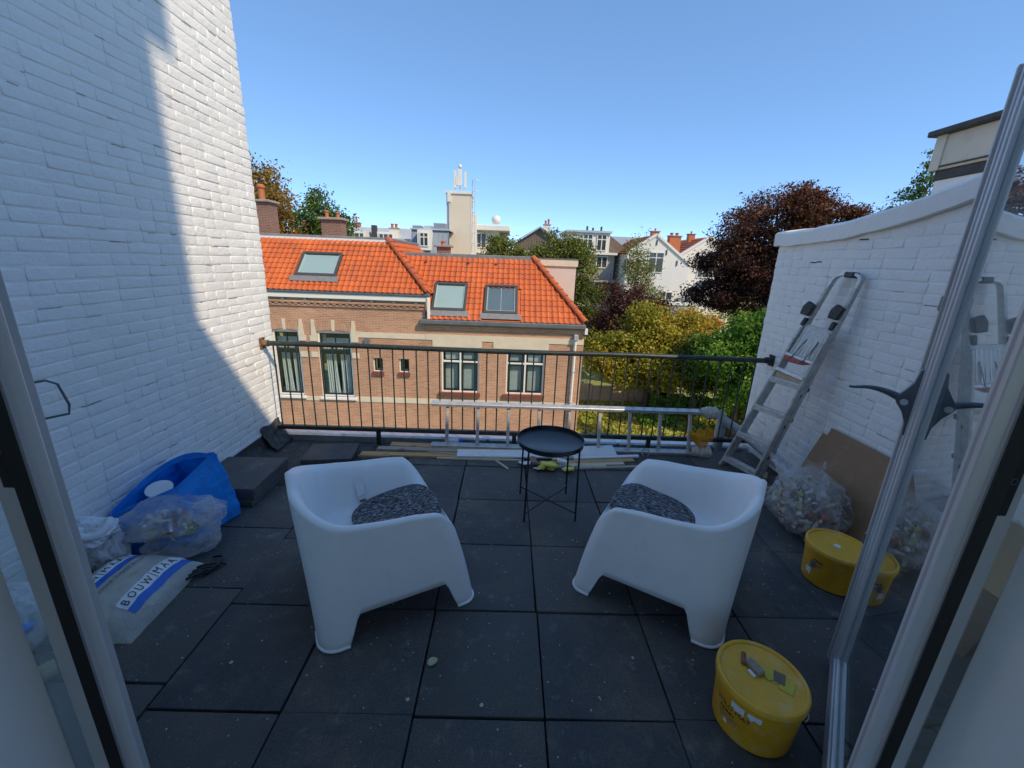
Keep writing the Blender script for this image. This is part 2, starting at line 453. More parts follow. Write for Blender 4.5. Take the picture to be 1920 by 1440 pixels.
# the torn lump of flashing where wall and railing meet
mb = MB()
def lump(u, v):
    y = 3.40 + 0.30*u; q = v
    x = XL + 0.004 + 0.13*q**1.6; z = 0.15*(1-q)**1.3 - 0.045*q + 0.010
    w = n3((u*3, v*3, 0), 1.7, 4)
    return (x + 0.020*w*math.sin(u*math.pi), y + 0.012*n3((u, v*2, 3), 3, 2), z + 0.026*n3((u*2, v*2, 1), 2.3, 8)*math.sin(v*math.pi) + 0.02*math.sin(u*9)*(1-v)*0.6)
mb.grid(lump, 30, 16)
tf = mb.build('torn_flashing', MAT['bitumen'], None, smooth=True)
sm_ = tf.modifiers.new('solid', 'SOLIDIFY'); sm_.thickness = 0.005
tag(tf, 'torn sheet of dark flashing at the foot of the wall under the railing', 'flashing')

RCP = [(3.86, 1.985), (3.5, 1.985), (3.09, 2.012), (2.76, 2.06), (2.5, 2.108), (2.26, 2.17), (1.8, 2.30), (1.3, 2.45), (0.7, 2.63)]
def cap_z(y):
    for (a, za), (b, zb) in zip(RCP, RCP[1:]):
        if y >= b: 
            f = (y-b)/(a-b); return zb + (za-zb)*min(1.1, f)
    return RCP[-1][1]
rw = thing('painted_brick_wall', 'low white painted brick wall with sweeping coping behind the step ladder', 'wall')
mb = MB()
ys = [0.7 + (3.835-0.7)*i/40 for i in range(41)]
vs_, fs_ = [], []
for y in ys:
    zt = cap_z(y)-0.10
    vs_ += [(XR+0.0026, y, ROOFZ-0.2), (XR+0.0026, y, zt), (XR+0.24, y, zt), (XR+0.24, y, -3)]
for i in range(40):
    for k in range(3): fs_.append((i*4+k, (i+1)*4+k, (i+1)*4+k+1, i*4+k+1))
fs_ += [(0, 1, 2, 3), (160, 163, 162, 161)]
mb.add(vs_, fs_).build('wall_core', MAT['paint'], rw)
brick_wall(rw, XR, -1, 0.7, 3.835, -0.12, lambda y: cap_z(y)-0.095, 9)
mb = MB()
def cap(u, v):
    y = 0.7 + u*(3.87-0.7); z = cap_z(y)
    pr = [(XR-0.002, -0.118), (XR-0.034, -0.116), (XR-0.038, -0.02), (XR-0.022, 0.0), (XR+0.13, 0.025), (XR+0.27, 0.0), (XR+0.275, -0.11)]
    k = v*(len(pr)-1); i = min(len(pr)-2, int(k)); f = k-i
    x = pr[i][0]*(1-f)+pr[i+1][0]*f; dz = pr[i][1]*(1-f)+pr[i+1][1]*f
    w = 0.008*n3((x, y*2.0, dz), 3.0, 5) + 0.005*n3((x*4, y*9, dz*3), 1.0, 1)
    return (x + w*0.6, y, z + dz + w)
mb.grid(cap, 130, 19)
n0 = len(mb.v)
mb.f.append(tuple(range(19))); mb.f.append(tuple(range(129*19, 130*19)))
mb.build('coping', MAT['paint'], rw, smooth='auto')
# dark chipped joints under the coping
mb = MB()
for (y, z, l) in [(2.93, 1.885, 0.07), (3.30, 1.74, 0.05), (3.36, 1.735, 0.06)]:
    mb.box((XR-0.004, y-l/2, z-0.004), (XR+0.01, y+l/2, z+0.004))
mb.build('open_joint', MAT['tar'], rw)

# ---- zinc edging and railing
mb = MB()
def zn(u, v):
    x = XL+0.02 + u*(XR-XL-0.04)
    p = [(3.665, -0.052), (3.672, 0.004), (3.69, 0.018), (3.79, 0.004), (3.80, -0.02), (3.80, -0.30)]
    k = v*5; i = min(4, int(k)); f = k-i
    return (x, p[i][0]*(1-f)+p[i+1][0]*f + 0.003*n3((x, v, 0), 3), p[i][1]*(1-f)+p[i+1][1]*f + 0.003*n3((x, v, 3), 2.5))
mb.grid(zn, 50, 16)
zz = thing('zinc_roof_edge', 'zinc edging strip along the roof edge under the railing', 'roof edge')
mb.build('edge_sheet', MAT['zinc'], zz, smooth='auto')
for x in (-0.15, 1.1):
    MB().box((x-0.012, 3.66, -0.05), (x+0.012, 3.80, 0.024)).build('seam_clip', MAT['zinc'], zz, bevel=0.003)

rl = thing('balcony_railing', 'dark green metal balcony railing with thin upright bars', 'railing', (0, YRAIL, 0))
ZT, ZB = 0.895, 0.115
MB().tube([(XL+0.015 + (XR-XL-0.05)*i/12, 0.003*math.sin(i*1.7), ZT+0.004*math.sin(i*0.9)) for i in range(13)], 0.0225, 12).build('top_rail', MAT['rail'], rl, smooth='auto')
MB().box((XL+0.05, -0.018, ZB-0.02), (XR-0.06, 0.018, ZB+0.02)).build('bottom_rail', MAT['rail'], rl, bevel=0.005)
barm = MB().tube([(0, 0, ZB+0.018), (0, 0, ZT-0.01)], 0.0062, 8).mesh('bar', MAT['rail'], smooth='auto')
x = -2.048
while x < 2.30:
    link('bar', barm, rl, (x+rng.uniform(-0.003, 0.003), 0, 0), (rng.uniform(-0.003, 0.003), rng.uniform(-0.004, 0.004), rng.uniform(0, 6)))
    x += 0.1042
for x in (-1.166, 0.10, 1.365):
    p = MB().box((x-0.02, -0.012, ROOFZ), (x+0.02, 0.012, ZB-0.018)).build('post', MAT['rail'], rl, bevel=0.003)
    MB().box((x-0.045, -0.04, ROOFZ), (x+0.045, 0.04, ROOFZ+0.008)).build('foot_plate', MAT['rail'], p, bevel=0.002)
for x, s in ((XL, 1), (XR, -1)):
    b = MB().box((x-0.002 if s > 0 else x-0.012, -0.035, ZT-0.05), (x+0.012 if s > 0 else x+0.002, 0.035, ZT+0.05)).build('wall_bracket', MAT['rust'] if s > 0 else MAT['rail'], rl, bevel=0.004)
    MB().tube([(x+s*0.008, 0, ZT), (x+s*0.06, 0, ZT)], 0.030, 12).build('clamp', MAT['rust'] if s > 0 else MAT['rail'], b, smooth='auto')
    for dz in (-0.038, 0.038):
        MB().tube([(x+s*0.006, 0.015, ZT+dz), (x+s*0.026, 0.012, ZT+dz*1.15)], 0.007, 8).build('bolt', MAT['rust'], b, smooth='auto')

# ---- our own house behind the camera, and an added block that throws the shade
hs = thing('own_house', 'own white house wall around the open garden doors', 'house')
HO = 2.5
mb = MB()
for a, b in (((-2.6, 0.62, -0.2), (-1.45, YF, HO)), ((1.45, 0.62, -0.2), (2.75, YF, HO)), ((-1.45, 0.62, 2.32), (1.45, YF, HO))):
    mb.box(a, b)
mb.build('rear_wall', MAT['plaster'], hs)
MB().box((-2.6, -3.0, HO-0.1), (2.75, 0.62, HO)).build('flat_roof', MAT['bitumen'], hs)
mb = MB().box((-2.6, -3.0, -0.3), (2.75, 0.62, -0.02)); mb.build('room_floor', MAT['wood2'], hs)
mb = MB().box((-2.6, -3.0, 2.36), (2.75, 0.62, 2.40)); mb.build('room_ceiling', MAT['plaster'], hs)
for s in (-1, 1):
    x0, x1 = (1.0, 1.12) if s > 0 else (-1.12, -0.953)
    MB().box((x0, -1.6, -0.02), (x1, 0.672, 2.5)).build('inner_wall', MAT['plaster'], hs, bevel=0.004)
shade_blk = thing('added_shade_block', 'unseen tall white block added behind the terrace to throw its shade', 'building')  # unseen occluder, placed and sized for the shadow edges on the left wall
MB().box((1.7, -12.0, -6), (4.36, -3.0, 15.5)).build('tall_shade_part', MAT['plaster'], shade_blk)
MB().box((4.365, -12.0, -6), (15.0, -3.0, 10.05)).build('low_shade_part', MAT['plaster'], shade_blk)
MB().box((4.365, -12.0, 11.85), (4.50, -2.95, 15.5)).build('shadow_notch_box', MAT['plaster'], shade_blk)  # added only to put a step into the upright shadow edge

# ---- the doors
FXS = {1: 0.925, -1: 0.875}; FY = 0.705
fr = thing('door_frame', 'grey door frame with narrow glazed side lights around the open doors', 'door frame')
for s in (-1, 1):
    FX = FXS[s]; xa, xb = sorted((s*(FX+0.004), s*(FX+0.078)))
    p = MB().box((xa, FY-0.006, 0), (xb, FY+0.05, 2.3)).build('post', MAT['frame'], fr, bevel=0.004)
    xm = (xa+xb)/2
    q = MB().box((xm-0.014, FY-0.0095, 1.22), (xm+0.014, FY-0.004, 1.365)).build('strike_plate', MAT['gasket'], p, bevel=0.002, segs=2)
    MB().tube([(xm+0.006*math.cos(a), FY-0.0105, 1.295+0.006*math.sin(a)) for a in [i*math.pi/8 for i in range(16)]], 0.001, 6, closed=True).build('screw_ring', MAT['steel'], q)
    xa, xb = sorted((s*(FX+0.078), s*1.45))
    g = MB().box((xa, FY+0.020, 0.09), (xb, FY+0.026, 2.28)).build('side_light', MAT['doorglass'], fr)
    MB().box((xa, FY, 0), (xb, FY+0.045, 0.09)).build('bottom_rail', MAT['frame'], g, bevel=0.003)
FX = 0.90
MB().box((-FX-0.08, FY-0.05, 2.3), (FX+0.08, FY+0.05, 2.36)).build('lintel', MAT['frame'], fr)
MB().box((-FX, FY-0.06, -0.03), (FX, FY+0.09, 0.012)).build('threshold', MAT['frame'], fr, bevel=0.004)

TH = 0.022
def leaf(s, az, W, label):
    """door leaf hinged at (s*FX, FY) swung out to azimuth az; local x along the leaf, local y towards the doorway side"""
    FX = FXS[s]; o = thing('door_leaf', label, 'door', (s*FX, FY, 0.0), 0)
    u = Vector((math.sin(az), math.cos(az), 0)); nrm = Vector((-u.y, u.x, 0))*s
    o.matrix_world = Matrix(((u.x, nrm.x, 0, s*FX), (u.y, nrm.y, 0, FY), (0, 0, 1, 0), (0, 0, 0, 1))) if s > 0 else \
        Matrix(((u.x, nrm.x, 0, s*FX), (u.y, nrm.y, 0, FY), (0, 0, 1, 0), (0, 0, 0, 1)))
    z0, z1 = 0.025, 2.27; th = TH
    def st(name, a, b, par=o, m='framew', bev=0.005): return MB().box(a, b).build(name, MAT[m], par, bevel=bev, segs=2)
    f = st('lock_stile', (W-0.085, -th, z0), (W, th, z1))
    st('cover_strip', (W-0.012, th-0.002, z0+0.01), (W+0.014, th+0.012, z1-0.01), f, 'frame', 0.003)
    st('glazing_bead', (W-0.110, 0.003, 0.135), (W-0.083, 0.016, z1-0.11), f, 'framew', 0.006)
    st('ridge', (W-0.055, th-0.002, z0+0.02), (W-0.045, th+0.005, z1-0.02), f, 'framew', 0.002)
    st('ridge', (W-0.030, th-0.002, z0+0.02), (W-0.024, th+0.004, z1-0.02), f, 'framew', 0.002)
    h = st('hinge_stile', (0.006, -th, z0), (0.085, th, z1))
    st('gasket', (-0.010, -th-0.006, z0), (0.0065, -th+0.014, z1), h, 'gasket', 0)
    b = st('bottom_rail', (0.085, -th, z0), (W-0.085, th, 0.115))
    st('glazing_bead', (0.085, 0.003, 0.113), (W-0.085, 0.016, 0.137), b, 'framew', 0.006)
    t = st('top_rail', (0.085, -th, z1-0.09), (W-0.085, th, z1))
    MB().box((0.08, -0.006, 0.11), (W-0.08, 0.0, z1-0.085)).build('glass_pane', MAT['doorglass'], o)
    return o
rleaf = leaf(1, R(39.3), 0.89, 'open glass door leaf with dark lever handle, reflecting the step ladder')
lleaf = leaf(-1, R(-49.7), 0.89, 'open glass door leaf with wire pull handle beside the blue bag')
def lever(par, W, sd, z):
    """handle in profile: back plate flaring to a pivot, lever curving off"""
    y0 = TH*sd
    prof = [(0, -0.125), (0.010, -0.125), (0.014, -0.08), (0.030, -0.04), (0.050, -0.012), (0.057, 0.004), (0.050, 0.020), (0.038, 0.038), (0.020, 0.070), (0.013, 0.115), (0, 0.125)]
    M = Matrix(((0, 0, 1, W-0.052), (sd, 0, 0, y0), (0, 1, 0, z), (0, 0, 0, 1)))
    h = MB().prism(prof, M, 0.026).build('handle_plate', MAT['steel'], par, bevel=0.004, segs=2, smooth='auto')
    pts = [(W-0.039 - 0.030*max(0, t-0.2), y0+sd*(0.046+0.145*t), z + 0.012 + 0.022*math.sin(min(1, t*1.15)*math.pi*0.75) - 0.004) for t in [i/10 for i in range(11)]]
    MB().tube(pts, [0.014-0.0098*(i/10)**0.8 for i in range(11)], 8).build('lever', MAT['steel'], h, smooth='auto')
    MB().tube([(W-0.0800, y0+sd*0.034, z+0.002), (W-0.0765, y0+sd*0.034, z+0.002)], 0.011, 12).build('screw_hole', MAT['framew'], h)
    return h
lever(rleaf, 0.89, 1, 1.235); lever(rleaf, 0.89, -1, 1.235)
for z in (0.62, 1.55):
    MB().box((0.885, TH-0.004, z), (0.905, TH+0.016, z+0.05)).build('latch_block', MAT['steel'], rleaf, bevel=0.003)
W = 0.89
MB().tube([(W-0.02, 0.015, 1.228), (W-0.02, 0.060, 1.232), (W-0.02, 0.085, 1.215), (W-0.02, 0.098, 1.14), (W-0.02, 0.092, 1.108), (W-0.02, 0.015, 1.104)], 0.004, 8).build('pull_handle', MAT['steel'], lleaf, smooth=True)
# ============================================================ chairs, table, buckets
def smooth01(x): x = max(0.0, min(1.0, x)); return x*x*(3-2*x)
SEG = [('front', 26), ('fr', 14), ('right', 44), ('br', 26), ('back', 26), ('bl', 26), ('left', 44), ('fl', 14)]
def plan(u0, u1, hw, rf, rb, seg, f):
    """rounded rectangle, u forward, v to the left"""
    if seg == 'front': return (u1, (hw-rf)*(1-2*f))
    if seg == 'fr': a = f*math.pi/2; return (u1-rf+rf*math.cos(a), -(hw-rf)-rf*math.sin(a))
    if seg == 'right': return ((u1-rf)*(1-f)+(u0+rb)*f, -hw)
    if seg == 'br': a = f*math.pi/2; return (u0+rb-rb*math.sin(a), -(hw-rb)-rb*math.cos(a))
    if seg == 'back': return (u0, -(hw-rb)*(1-2*f))
    if seg == 'bl': a = f*math.pi/2; return (u0+rb-rb*math.cos(a), (hw-rb)+rb*math.sin(a))
    if seg == 'left': return ((u0+rb)*(1-f)+(u1-rf)*f, hw)
    a = f*math.pi/2; return (u1-rf+rf*math.sin(a), (hw-rf)+rf*math.cos(a))
COLS = [(s, i/n) for s, n in SEG for i in range(n)]
def rim(seg, f):
    if seg in ('bl', 'left', 'fl'):
        f = 1-f; seg = {'bl': 'br', 'left': 'right', 'fl': 'fr'}[seg]
    if seg == 'front': return 0.395 - 0.012*math.sin(f*math.pi)
    if seg == 'fr': return 0.395 + 0.125*smooth01(f*1.05)
    if seg == 'right': return 0.520 + 0.014*math.sin(min(1, f*3)*math.pi/2) + 0.026*f**2.0
    if seg == 'br': return 0.560 + 0.105*smooth01(f*0.9+0.02)/smooth01(0.92)
    if seg == 'back': return 0.665 + 0.044*math.sin(f*math.pi)
BP = (-0.365, 0.365, 0.365, 0.06, 0.085); TP = (-0.405, 0.235, 0.330, 0.075, 0.215)
def outer(ci, z):
    seg, f = COLS[ci % len(COLS)]
    b = plan(*BP, seg, f); t = plan(*TP, seg, f); k = z/0.55
    k = k - 0.10*math.sin(min(1, max(0, k))*math.pi)      # a slight belly
    return Vector((b[0]+(t[0]-b[0])*k, b[1]+(t[1]-b[1])*k, z))
CORN = []
def hem(ci):
    seg, f = COLS[ci]
    L = 0.73-0.14
    if seg in ('fr', 'fl', 'br', 'bl'): return 0.0
    d = min(f, 1-f)*(0.60 if seg in ('left', 'right') else 0.58)
    return 0.155*smooth01((d-0.035)/0.045)
def seat_z(u): return 0.386 + (u-0.25)*0.13
def inner(ci, w):
    seg, f = COLS[ci % len(COLS)]
    zr = rim(seg, f); p = outer(ci, zr)
    su = max(-0.12, min(0.20, p.x*0.55+0.03)); S = Vector((su, 0, 0))
    x = p.x + (S.x-p.x)*w; y = p.y + (S.y-p.y)*w
    zs = seat_z(x)
    w0, w1 = 0.105, 0.50
    if w < w0: q = 1.0
    else: q = 0.5+0.5*math.cos(min(1, (w-w0)/(w1-w0))*math.pi); q = q**1.25
    z = min(zs, zr-0.004) + max(0.004, zr-zs)*q
    lip = 0.010*(math.sin(min(1, w/0.105)*math.pi))
    return Vector((x, y, z + lip))
def chair_shell():
    n = len(COLS); mb = MB(); rows = []
    for k in range(13):
        f = k/12
        row = []
        for c in range(n):
            hb = hem(c); zr = rim(*COLS[c])-0.010
            z = hb + (zr-hb)*f
            if k == 0 and hb < 0.02: z = hb
            p = outer(c, z)
            if k == 0 or k == 1:
                pass
            row.append(p)
        rows.append(row)
    ws = [0.0, 0.012, 0.035, 0.062, 0.088, 0.105, 0.13, 0.16, 0.19, 0.225, 0.26, 0.30, 0.34, 0.38, 0.43, 0.48, 0.55, 0.65, 0.8, 1.0]
    for w in ws:
        rows.append([inner(c, w) for c in range(n)])
    b = 0
    for r_ in rows: mb.v += [tuple(p) for p in r_]
    for i in range(len(rows)-1):
        for c in range(n):
            c2 = (c+1) % n
            mb.f.append((i*n+c, i*n+c2, (i+1)*n+c2, (i+1)*n+c))
    me = mb.mesh('shell', MAT['chair'], smooth=True, merge=0.0004)
    return me
SHELL = chair_shell()
def foot_mesh(cu, cv):
    """little lip along the foot's edge"""
    seg = {(1, -1): 'fr', (-1, -1): 'br', (-1, 1): 'bl', (1, 1): 'fl'}[(cu, cv)]
    idx = [i for i, (s, f) in enumerate(COLS) if s == seg]
    idx = list(range(idx[0]-3, idx[-1]+5))
    pts = [outer(i, 0.007) for i in idx]
    return MB().tube(pts, 0.0075, 8).mesh('foot_lip', MAT['chair'], smooth=True)
FEET = [foot_mesh(a, b) for a in (1, -1) for b in (1, -1)]
def cushion_mesh():
    mb = MB()
    def pad(u, v):
        a = u*2*math.pi; ca, sa = math.cos(a), math.sin(a)
        e = 0.62
        rx = math.copysign(abs(ca)**e, ca); ry = math.copysign(abs(sa)**e, sa)
        prof = [(0.0, 0.052), (0.3, 0.052), (0.6, 0.050), (0.82, 0.044), (0.94, 0.034), (1.0, 0.020), (0.98, 0.008), (0.90, 0.0), (0.0, 0.0)]
        k = v*8; i = min(7, int(k)); f = k-i
        r_ = prof[i][0]*(1-f)+prof[i+1][0]*f; z = prof[i][1]*(1-f)+prof[i+1][1]*f
        x = 0.205*rx*r_ + (0.02 if rx > 0 else 0); y = 0.215*ry*r_*(1.0 - 0.12*(1-rx)/2)
        return (x, y, z + 0.13*x + 0.004*n3((x, y, 0), 9))
    mb.grid(pad, 56, 25, wrap=True)
    return mb.mesh('seat_cushion', MAT['fabric'], smooth=True, merge=0.0004)
CUSH = cushion_mesh()
def chair(loc, rz, label, clabel, sticker=False):
    o = thing('armchair', label, 'chair', loc, rz, 'white plastic armchairs')
    sh = link('shell', SHELL, o)
    so_ = sh.modifiers.new('solid', 'SOLIDIFY'); so_.thickness = 0.006; so_.offset = -1
    for m in FEET: link('foot_lip', m, o)
    if sticker:
        n = len(COLS)
        i0 = [i for i, (s, f) in enumerate(COLS) if s == 'left'][8]
        mb = MB()
        def st(u, v):
            c = i0 + u*7.0; ci = int(c); f = c-ci; w = 0.235 + v*0.20
            p = inner(ci, w)*(1-f) + inner(ci+1, w)*f
            return (p.x, p.y-0.004, p.z+0.0035)
        mb.grid(st, 6, 6)
        s1 = mb.build('care_label', MAT['whitelabel'], o, smooth=True)
        mb = MB(); mb.grid(lambda u, v: Vector(st(0.15+0.7*u, 0.72+0.12*v))+Vector((0, -0.0015, 0.0015)), 4, 3)
        mb.build('barcode', MAT['greyink'], s1)
        mb = MB(); mb.grid(lambda u, v: Vector(st(0.1+0.8*u, 0.30+0.28*v))+Vector((0, -0.012*v, 0.004+0.014*u)), 4, 3)
        mb.build('loose_corner', MAT['whitelabel'], s1)
    cu = link('seat_cushion', CUSH)
    cr = RZ(rz)
    cu.location = Vector(loc) + cr @ Vector((0.055, 0, seat_z(0.055)+0.003)); cu.rotation_euler = (0, 0, rz)
    tag(cu, clabel, 'cushion', 'mottled seat cushions')
    return o
def chair_pose(back_foot, front_foot, side):
    """centre and heading from the two near feet; side = which side of the chair is near (+1: right side)"""
    b = Vector(back_foot); f = Vector(front_foot); d = (f-b).normalized()
    left = Vector((-d.y, d.x))
    c = (b+f)/2 + left*(0.345*side)
    return (c.x, c.y, 0.002), math.atan2(d.y, d.x)
l_, a_ = chair_pose((-0.755, 1.395), (-0.125, 1.735), 1)
chair(l_, a_, 'white moulded plastic armchair with a peeling paper label, beside the stacked tiles', 'dark mottled cushion in the armchair with the paper label', True)
l_, a_ = chair_pose((1.0, 1.465), (0.405, 1.825), -1)
chair(l_, a_, 'white moulded plastic armchair between the tray table and the yellow buckets', 'dark mottled cushion in the armchair nearest the yellow buckets')

# ---- tray table
tb = thing('tray_table', 'black round metal tray table on four thin legs', 'table', (0.318, 2.578, 0.0), R(10))
MB().lathe([(0.0, 0.497), (0.214, 0.497), (0.2185, 0.500), (0.2225, 0.530), (0.2255, 0.530), (0.2225, 0.496), (0.216, 0.492), (0.0, 0.492)], 64, caps=False).build('tray', MAT['tablem'], tb, smooth='auto', merge=0.0003)
LEGA = [R(228), R(318), R(138), R(48)]
for a in LEGA:
    a -= R(10)
    p = Vector((0.2305*math.cos(a), 0.2305*math.sin(a), 0)); q = Vector((0.243*math.cos(a), 0.243*math.sin(a), 0))
    lg = MB().bar((q.x, q.y, 0), (p.x, p.y, 0.515), 0.011, 0.011, (math.cos(a), math.sin(a), 0)).build('leg', MAT['tablem'], tb, bevel=0.002)
    MB().tube([(p.x*0.955, p.y*0.955, 0.512), (p.x*1.035, p.y*1.035, 0.512)], 0.004, 8).build('screw', MAT['tablem'], lg)
for a in (LEGA[0]-R(10), LEGA[1]-R(10)):
    d = Vector((math.cos(a), math.sin(a), 0))*0.242
    MB().bar((-d.x, -d.y, 0.060), (d.x, d.y, 0.060), 0.004, 0.008).build('cross_bar', MAT['tablem'], tb)

# ---- yellow buckets
def bucket(loc, rz, label, dots):
    o = thing('bucket', label, 'bucket', loc, rz, 'yellow lidded buckets')
    MB().lathe([(0.0, 0.0), (0.128, 0.0), (0.134, 0.006), (0.1455, 0.180), (0.150, 0.183), (0.1505, 0.196), (0.1465, 0.199), (0.147, 0.214)], 56, caps=False).build('tub', MAT['yellow'], o, smooth='auto', merge=0.0003)
    MB().lathe([(0.0, 0.2165), (0.132, 0.2165), (0.1365, 0.2175), (0.139, 0.2245), (0.1445, 0.2275), (0.1505, 0.2255), (0.1535, 0.220), (0.1535, 0.2035), (0.150, 0.203)], 56, caps=False).build('lid', MAT['lid'], o, smooth='auto', merge=0.0003)
    # wire handle hanging at the side
    pts = []
    for i in range(25):
        t = i/24; a = math.pi*t - R(60)
        pts.append((0.1565*math.cos(a), 0.1565*math.sin(a), 0.187 - 0.075*math.sin(math.pi*t)))
    MB().tube(pts, 0.0022, 6).build('wire_handle', MAT['alu'], o, smooth=True)
    return o
def wrap_text(txt, size, r, z, a0, mat, name, parent, dirn=-1, slope=0.065):
    cu = bpy.data.curves.new('t', 'FONT'); cu.body = txt; cu.size = size; cu.align_x = 'CENTER'; cu.resolution_u = 3
    tmp = bpy.data.objects.new('t', cu); col.objects.link(tmp)
    dg = bpy.context.evaluated_depsgraph_get(); dg.update()
    me = bpy.data.meshes.new_from_object(tmp.evaluated_get(dg)); bpy.data.objects.remove(tmp)
    for v in me.vertices:
        x, y = v.co.x, v.co.y; rr = r + (z+y)*slope; a = a0 + x/rr
        v.co = (rr*math.cos(a), rr*math.sin(a), z+y)
    me.materials.clear(); me.materials.append(mat)
    return link(name, me, parent)
def patch(a0, a1, z0, z1, mat, name, parent, r=0.1350, slope=0.066, off=0.0012, seed=0):
    rr = random.Random(seed); jit = 0.006 if seed < 50 else 0.0006
    mb = MB()
    js = [rr.uniform(-jit, jit) for _ in range(9)]
    def fn(u, v):
        a = a0+(a1-a0)*u; z = z0+(z1-z0)*v + (js[int(u*8)] if v < 0.5 else 0)
        q = r+z*slope+off
        return (q*math.cos(a), q*math.sin(a), z)
    mb.grid(fn, 9, 2); return mb.build(name, mat, parent)
b1 = bucket((0.985, 1.165, 0.001), R(0), 'yellow bucket with offcuts lying on its lid, beside the glass door', 0)
lab = patch(R(168), R(222), 0.035, 0.150, MAT['yellow'], 'print_panel', b1)
wrap_text('VOLO MAT', 0.026, 0.1372, 0.128, R(206), MAT['ink'], 'lettering', b1)
def dashes(parent, a0, z, n, h, mat, seed):
    rr = random.Random(seed); a = a0
    for i in range(n):
        w = R(rr.uniform(2.0, 5.5))
        patch(a, a+w, z, z+h*rr.uniform(0.8, 1.1), MAT[mat], 'print_line', parent, off=0.0026, seed=50); a += w+R(1.4)
dashes(b1, R(188), 0.108, 5, 0.010, 'ink', 1)
for i, z in enumerate((0.094, 0.083, 0.072)): dashes(b1, R(186+i*2), z, 6, 0.0045, 'greyink', 5+i)
patch(R(204), R(222), 0.150, 0.180, MAT['whitelabel'], 'torn_sticker', b1, seed=1)
patch(R(226), R(243), 0.158, 0.182, MAT['whitelabel'], 'torn_sticker', b1, seed=2)
patch(R(196), R(202), 0.055, 0.075, MAT['whitelabel'], 'torn_sticker', b1, seed=3)
b2 = bucket((1.868, 1.935, 0.001), R(25), 'yellow bucket with a clean lid in front of the rubbish bag', 1)
dashes(b2, R(166), 0.146, 4, 0.012, 'ink', 11)
dashes(b2, R(168), 0.128, 4, 0.006, 'greyink', 12); dashes(b2, R(168), 0.116, 3, 0.006, 'greyink', 13)
patch(R(160), R(172), 0.10, 0.14, MAT['greyink'], 'print_panel', b2, seed=4)
patch(R(150), R(164), 0.05, 0.09, MAT['whitelabel'], 'torn_sticker', b2, seed=5)
MB().lathe([(0.0, 0.2172), (0.017, 0.2172), (0.017, 0.2185), (0.0, 0.2185)], 20, c=(-0.005, 0.005, 0), caps=False).build('round_sticker', MAT['whitelabel'], b2)
# offcuts on the lid of the first bucket (lid top at z = 0.2175)
LZ = 0.2190
MAT['foam'] = simple('grey_sanding_foam', (0.33, 0.29, 0.24), 0.9, var=0.2, scale=60, bump=0.002, bscale=200)
MAT['sand'] = simple('yellow_sandpaper', (0.62, 0.52, 0.07), 0.8, var=0.1, scale=60)
MAT['sandb'] = simple('sandpaper_back', (0.20, 0.155, 0.11), 0.8, var=0.15, scale=40)
MAT['copper'] = simple('rusty_brown_metal', (0.25, 0.105, 0.045), 0.6, var=0.3, scale=40)
def onlid(name, dx, dy, rz, size, mat, label, cat, z=LZ, tilt=(0, 0)):
    mb = MB().box((-size[0]/2, -size[1]/2, 0), (size[0]/2, size[1]/2, size[2]))
    o = mb.build(name, MAT[mat], None, bevel=min(0.002, size[2]*0.3))
    o.location = (0.985+dx, 1.165+dy, z); o.rotation_euler = (tilt[0], tilt[1], rz)
    return tag(o, label, cat)
onlid('sanding_block', -0.010, 0.030, R(20), (0.030, 0.062, 0.018), 'foam', 'small grey sanding block on the bucket lid', 'sanding block')
onlid('metal_bracket', -0.030, 0.070, R(-30), (0.016, 0.060, 0.008), 'copper', 'rusty brown metal hinge piece on the bucket lid', 'scrap')
onlid('sandpaper_sheet', 0.028, 0.014, R(10), (0.036, 0.058, 0.003), 'sand', 'bright yellow folded sandpaper next to the grey sanding block', 'sandpaper', LZ, (0.0, 0.02))
onlid('sandpaper_sheet', 0.043, 0.004, R(2), (0.030, 0.062, 0.0025), 'sand', 'yellow printed sandpaper strip under the folded one', 'sandpaper', LZ-0.0005)
onlid('sandpaper_sheet', 0.062, -0.006, R(-35), (0.038, 0.052, 0.003), 'sandb', 'brown backed sandpaper piece on the bucket lid', 'sandpaper', LZ)
onlid('sandpaper_sheet', 0.072, -0.036, R(-40), (0.046, 0.058, 0.0022), 'sand', 'flat yellow sandpaper square near the lid rim', 'sandpaper', LZ-0.0004)
onlid('plaster_crumb', -0.032, 0.010, R(15), (0.014, 0.030, 0.006), 'whitelabel', 'white plaster crumb beside the grey sanding block', 'crumb')
# ============================================================ ladders
MAT['tape'] = simple('taped_rag', (0.56, 0.50, 0.42), 0.85, var=0.2, scale=20, bump=0.006, bscale=45, dirt=(0.62, 0.60, 0.55))
ld = thing('aluminium_ladder', 'long aluminium ladder lying on its side against the railing, ends wrapped in rags', 'ladder')
B0 = Vector((0, 3.485, 0.030)); T0 = Vector((0, 3.555, 0.405))
def lrail(x0, x1, c): return MB().bar((x0, c.y, c.z), (x1, c.y, c.z), 0.030, 0.062, (0, 0.98, 0.18))
lrail(-0.655, 1.86, T0).build('side_rail', MAT['alu'], ld, bevel=0.004)
lrail(-0.655, 1.86, B0).build('side_rail', MAT['alu'], ld, bevel=0.004)
for k in range(9):
    x = -0.515 + 0.277*k
    if x < 1.80:
        MB().bar((x, B0.y, B0.z+0.028), (x, T0.y, T0.z-0.028), 0.028, 0.028, (1, 0, 0)).build('rung', MAT['alu2'], ld, bevel=0.004)
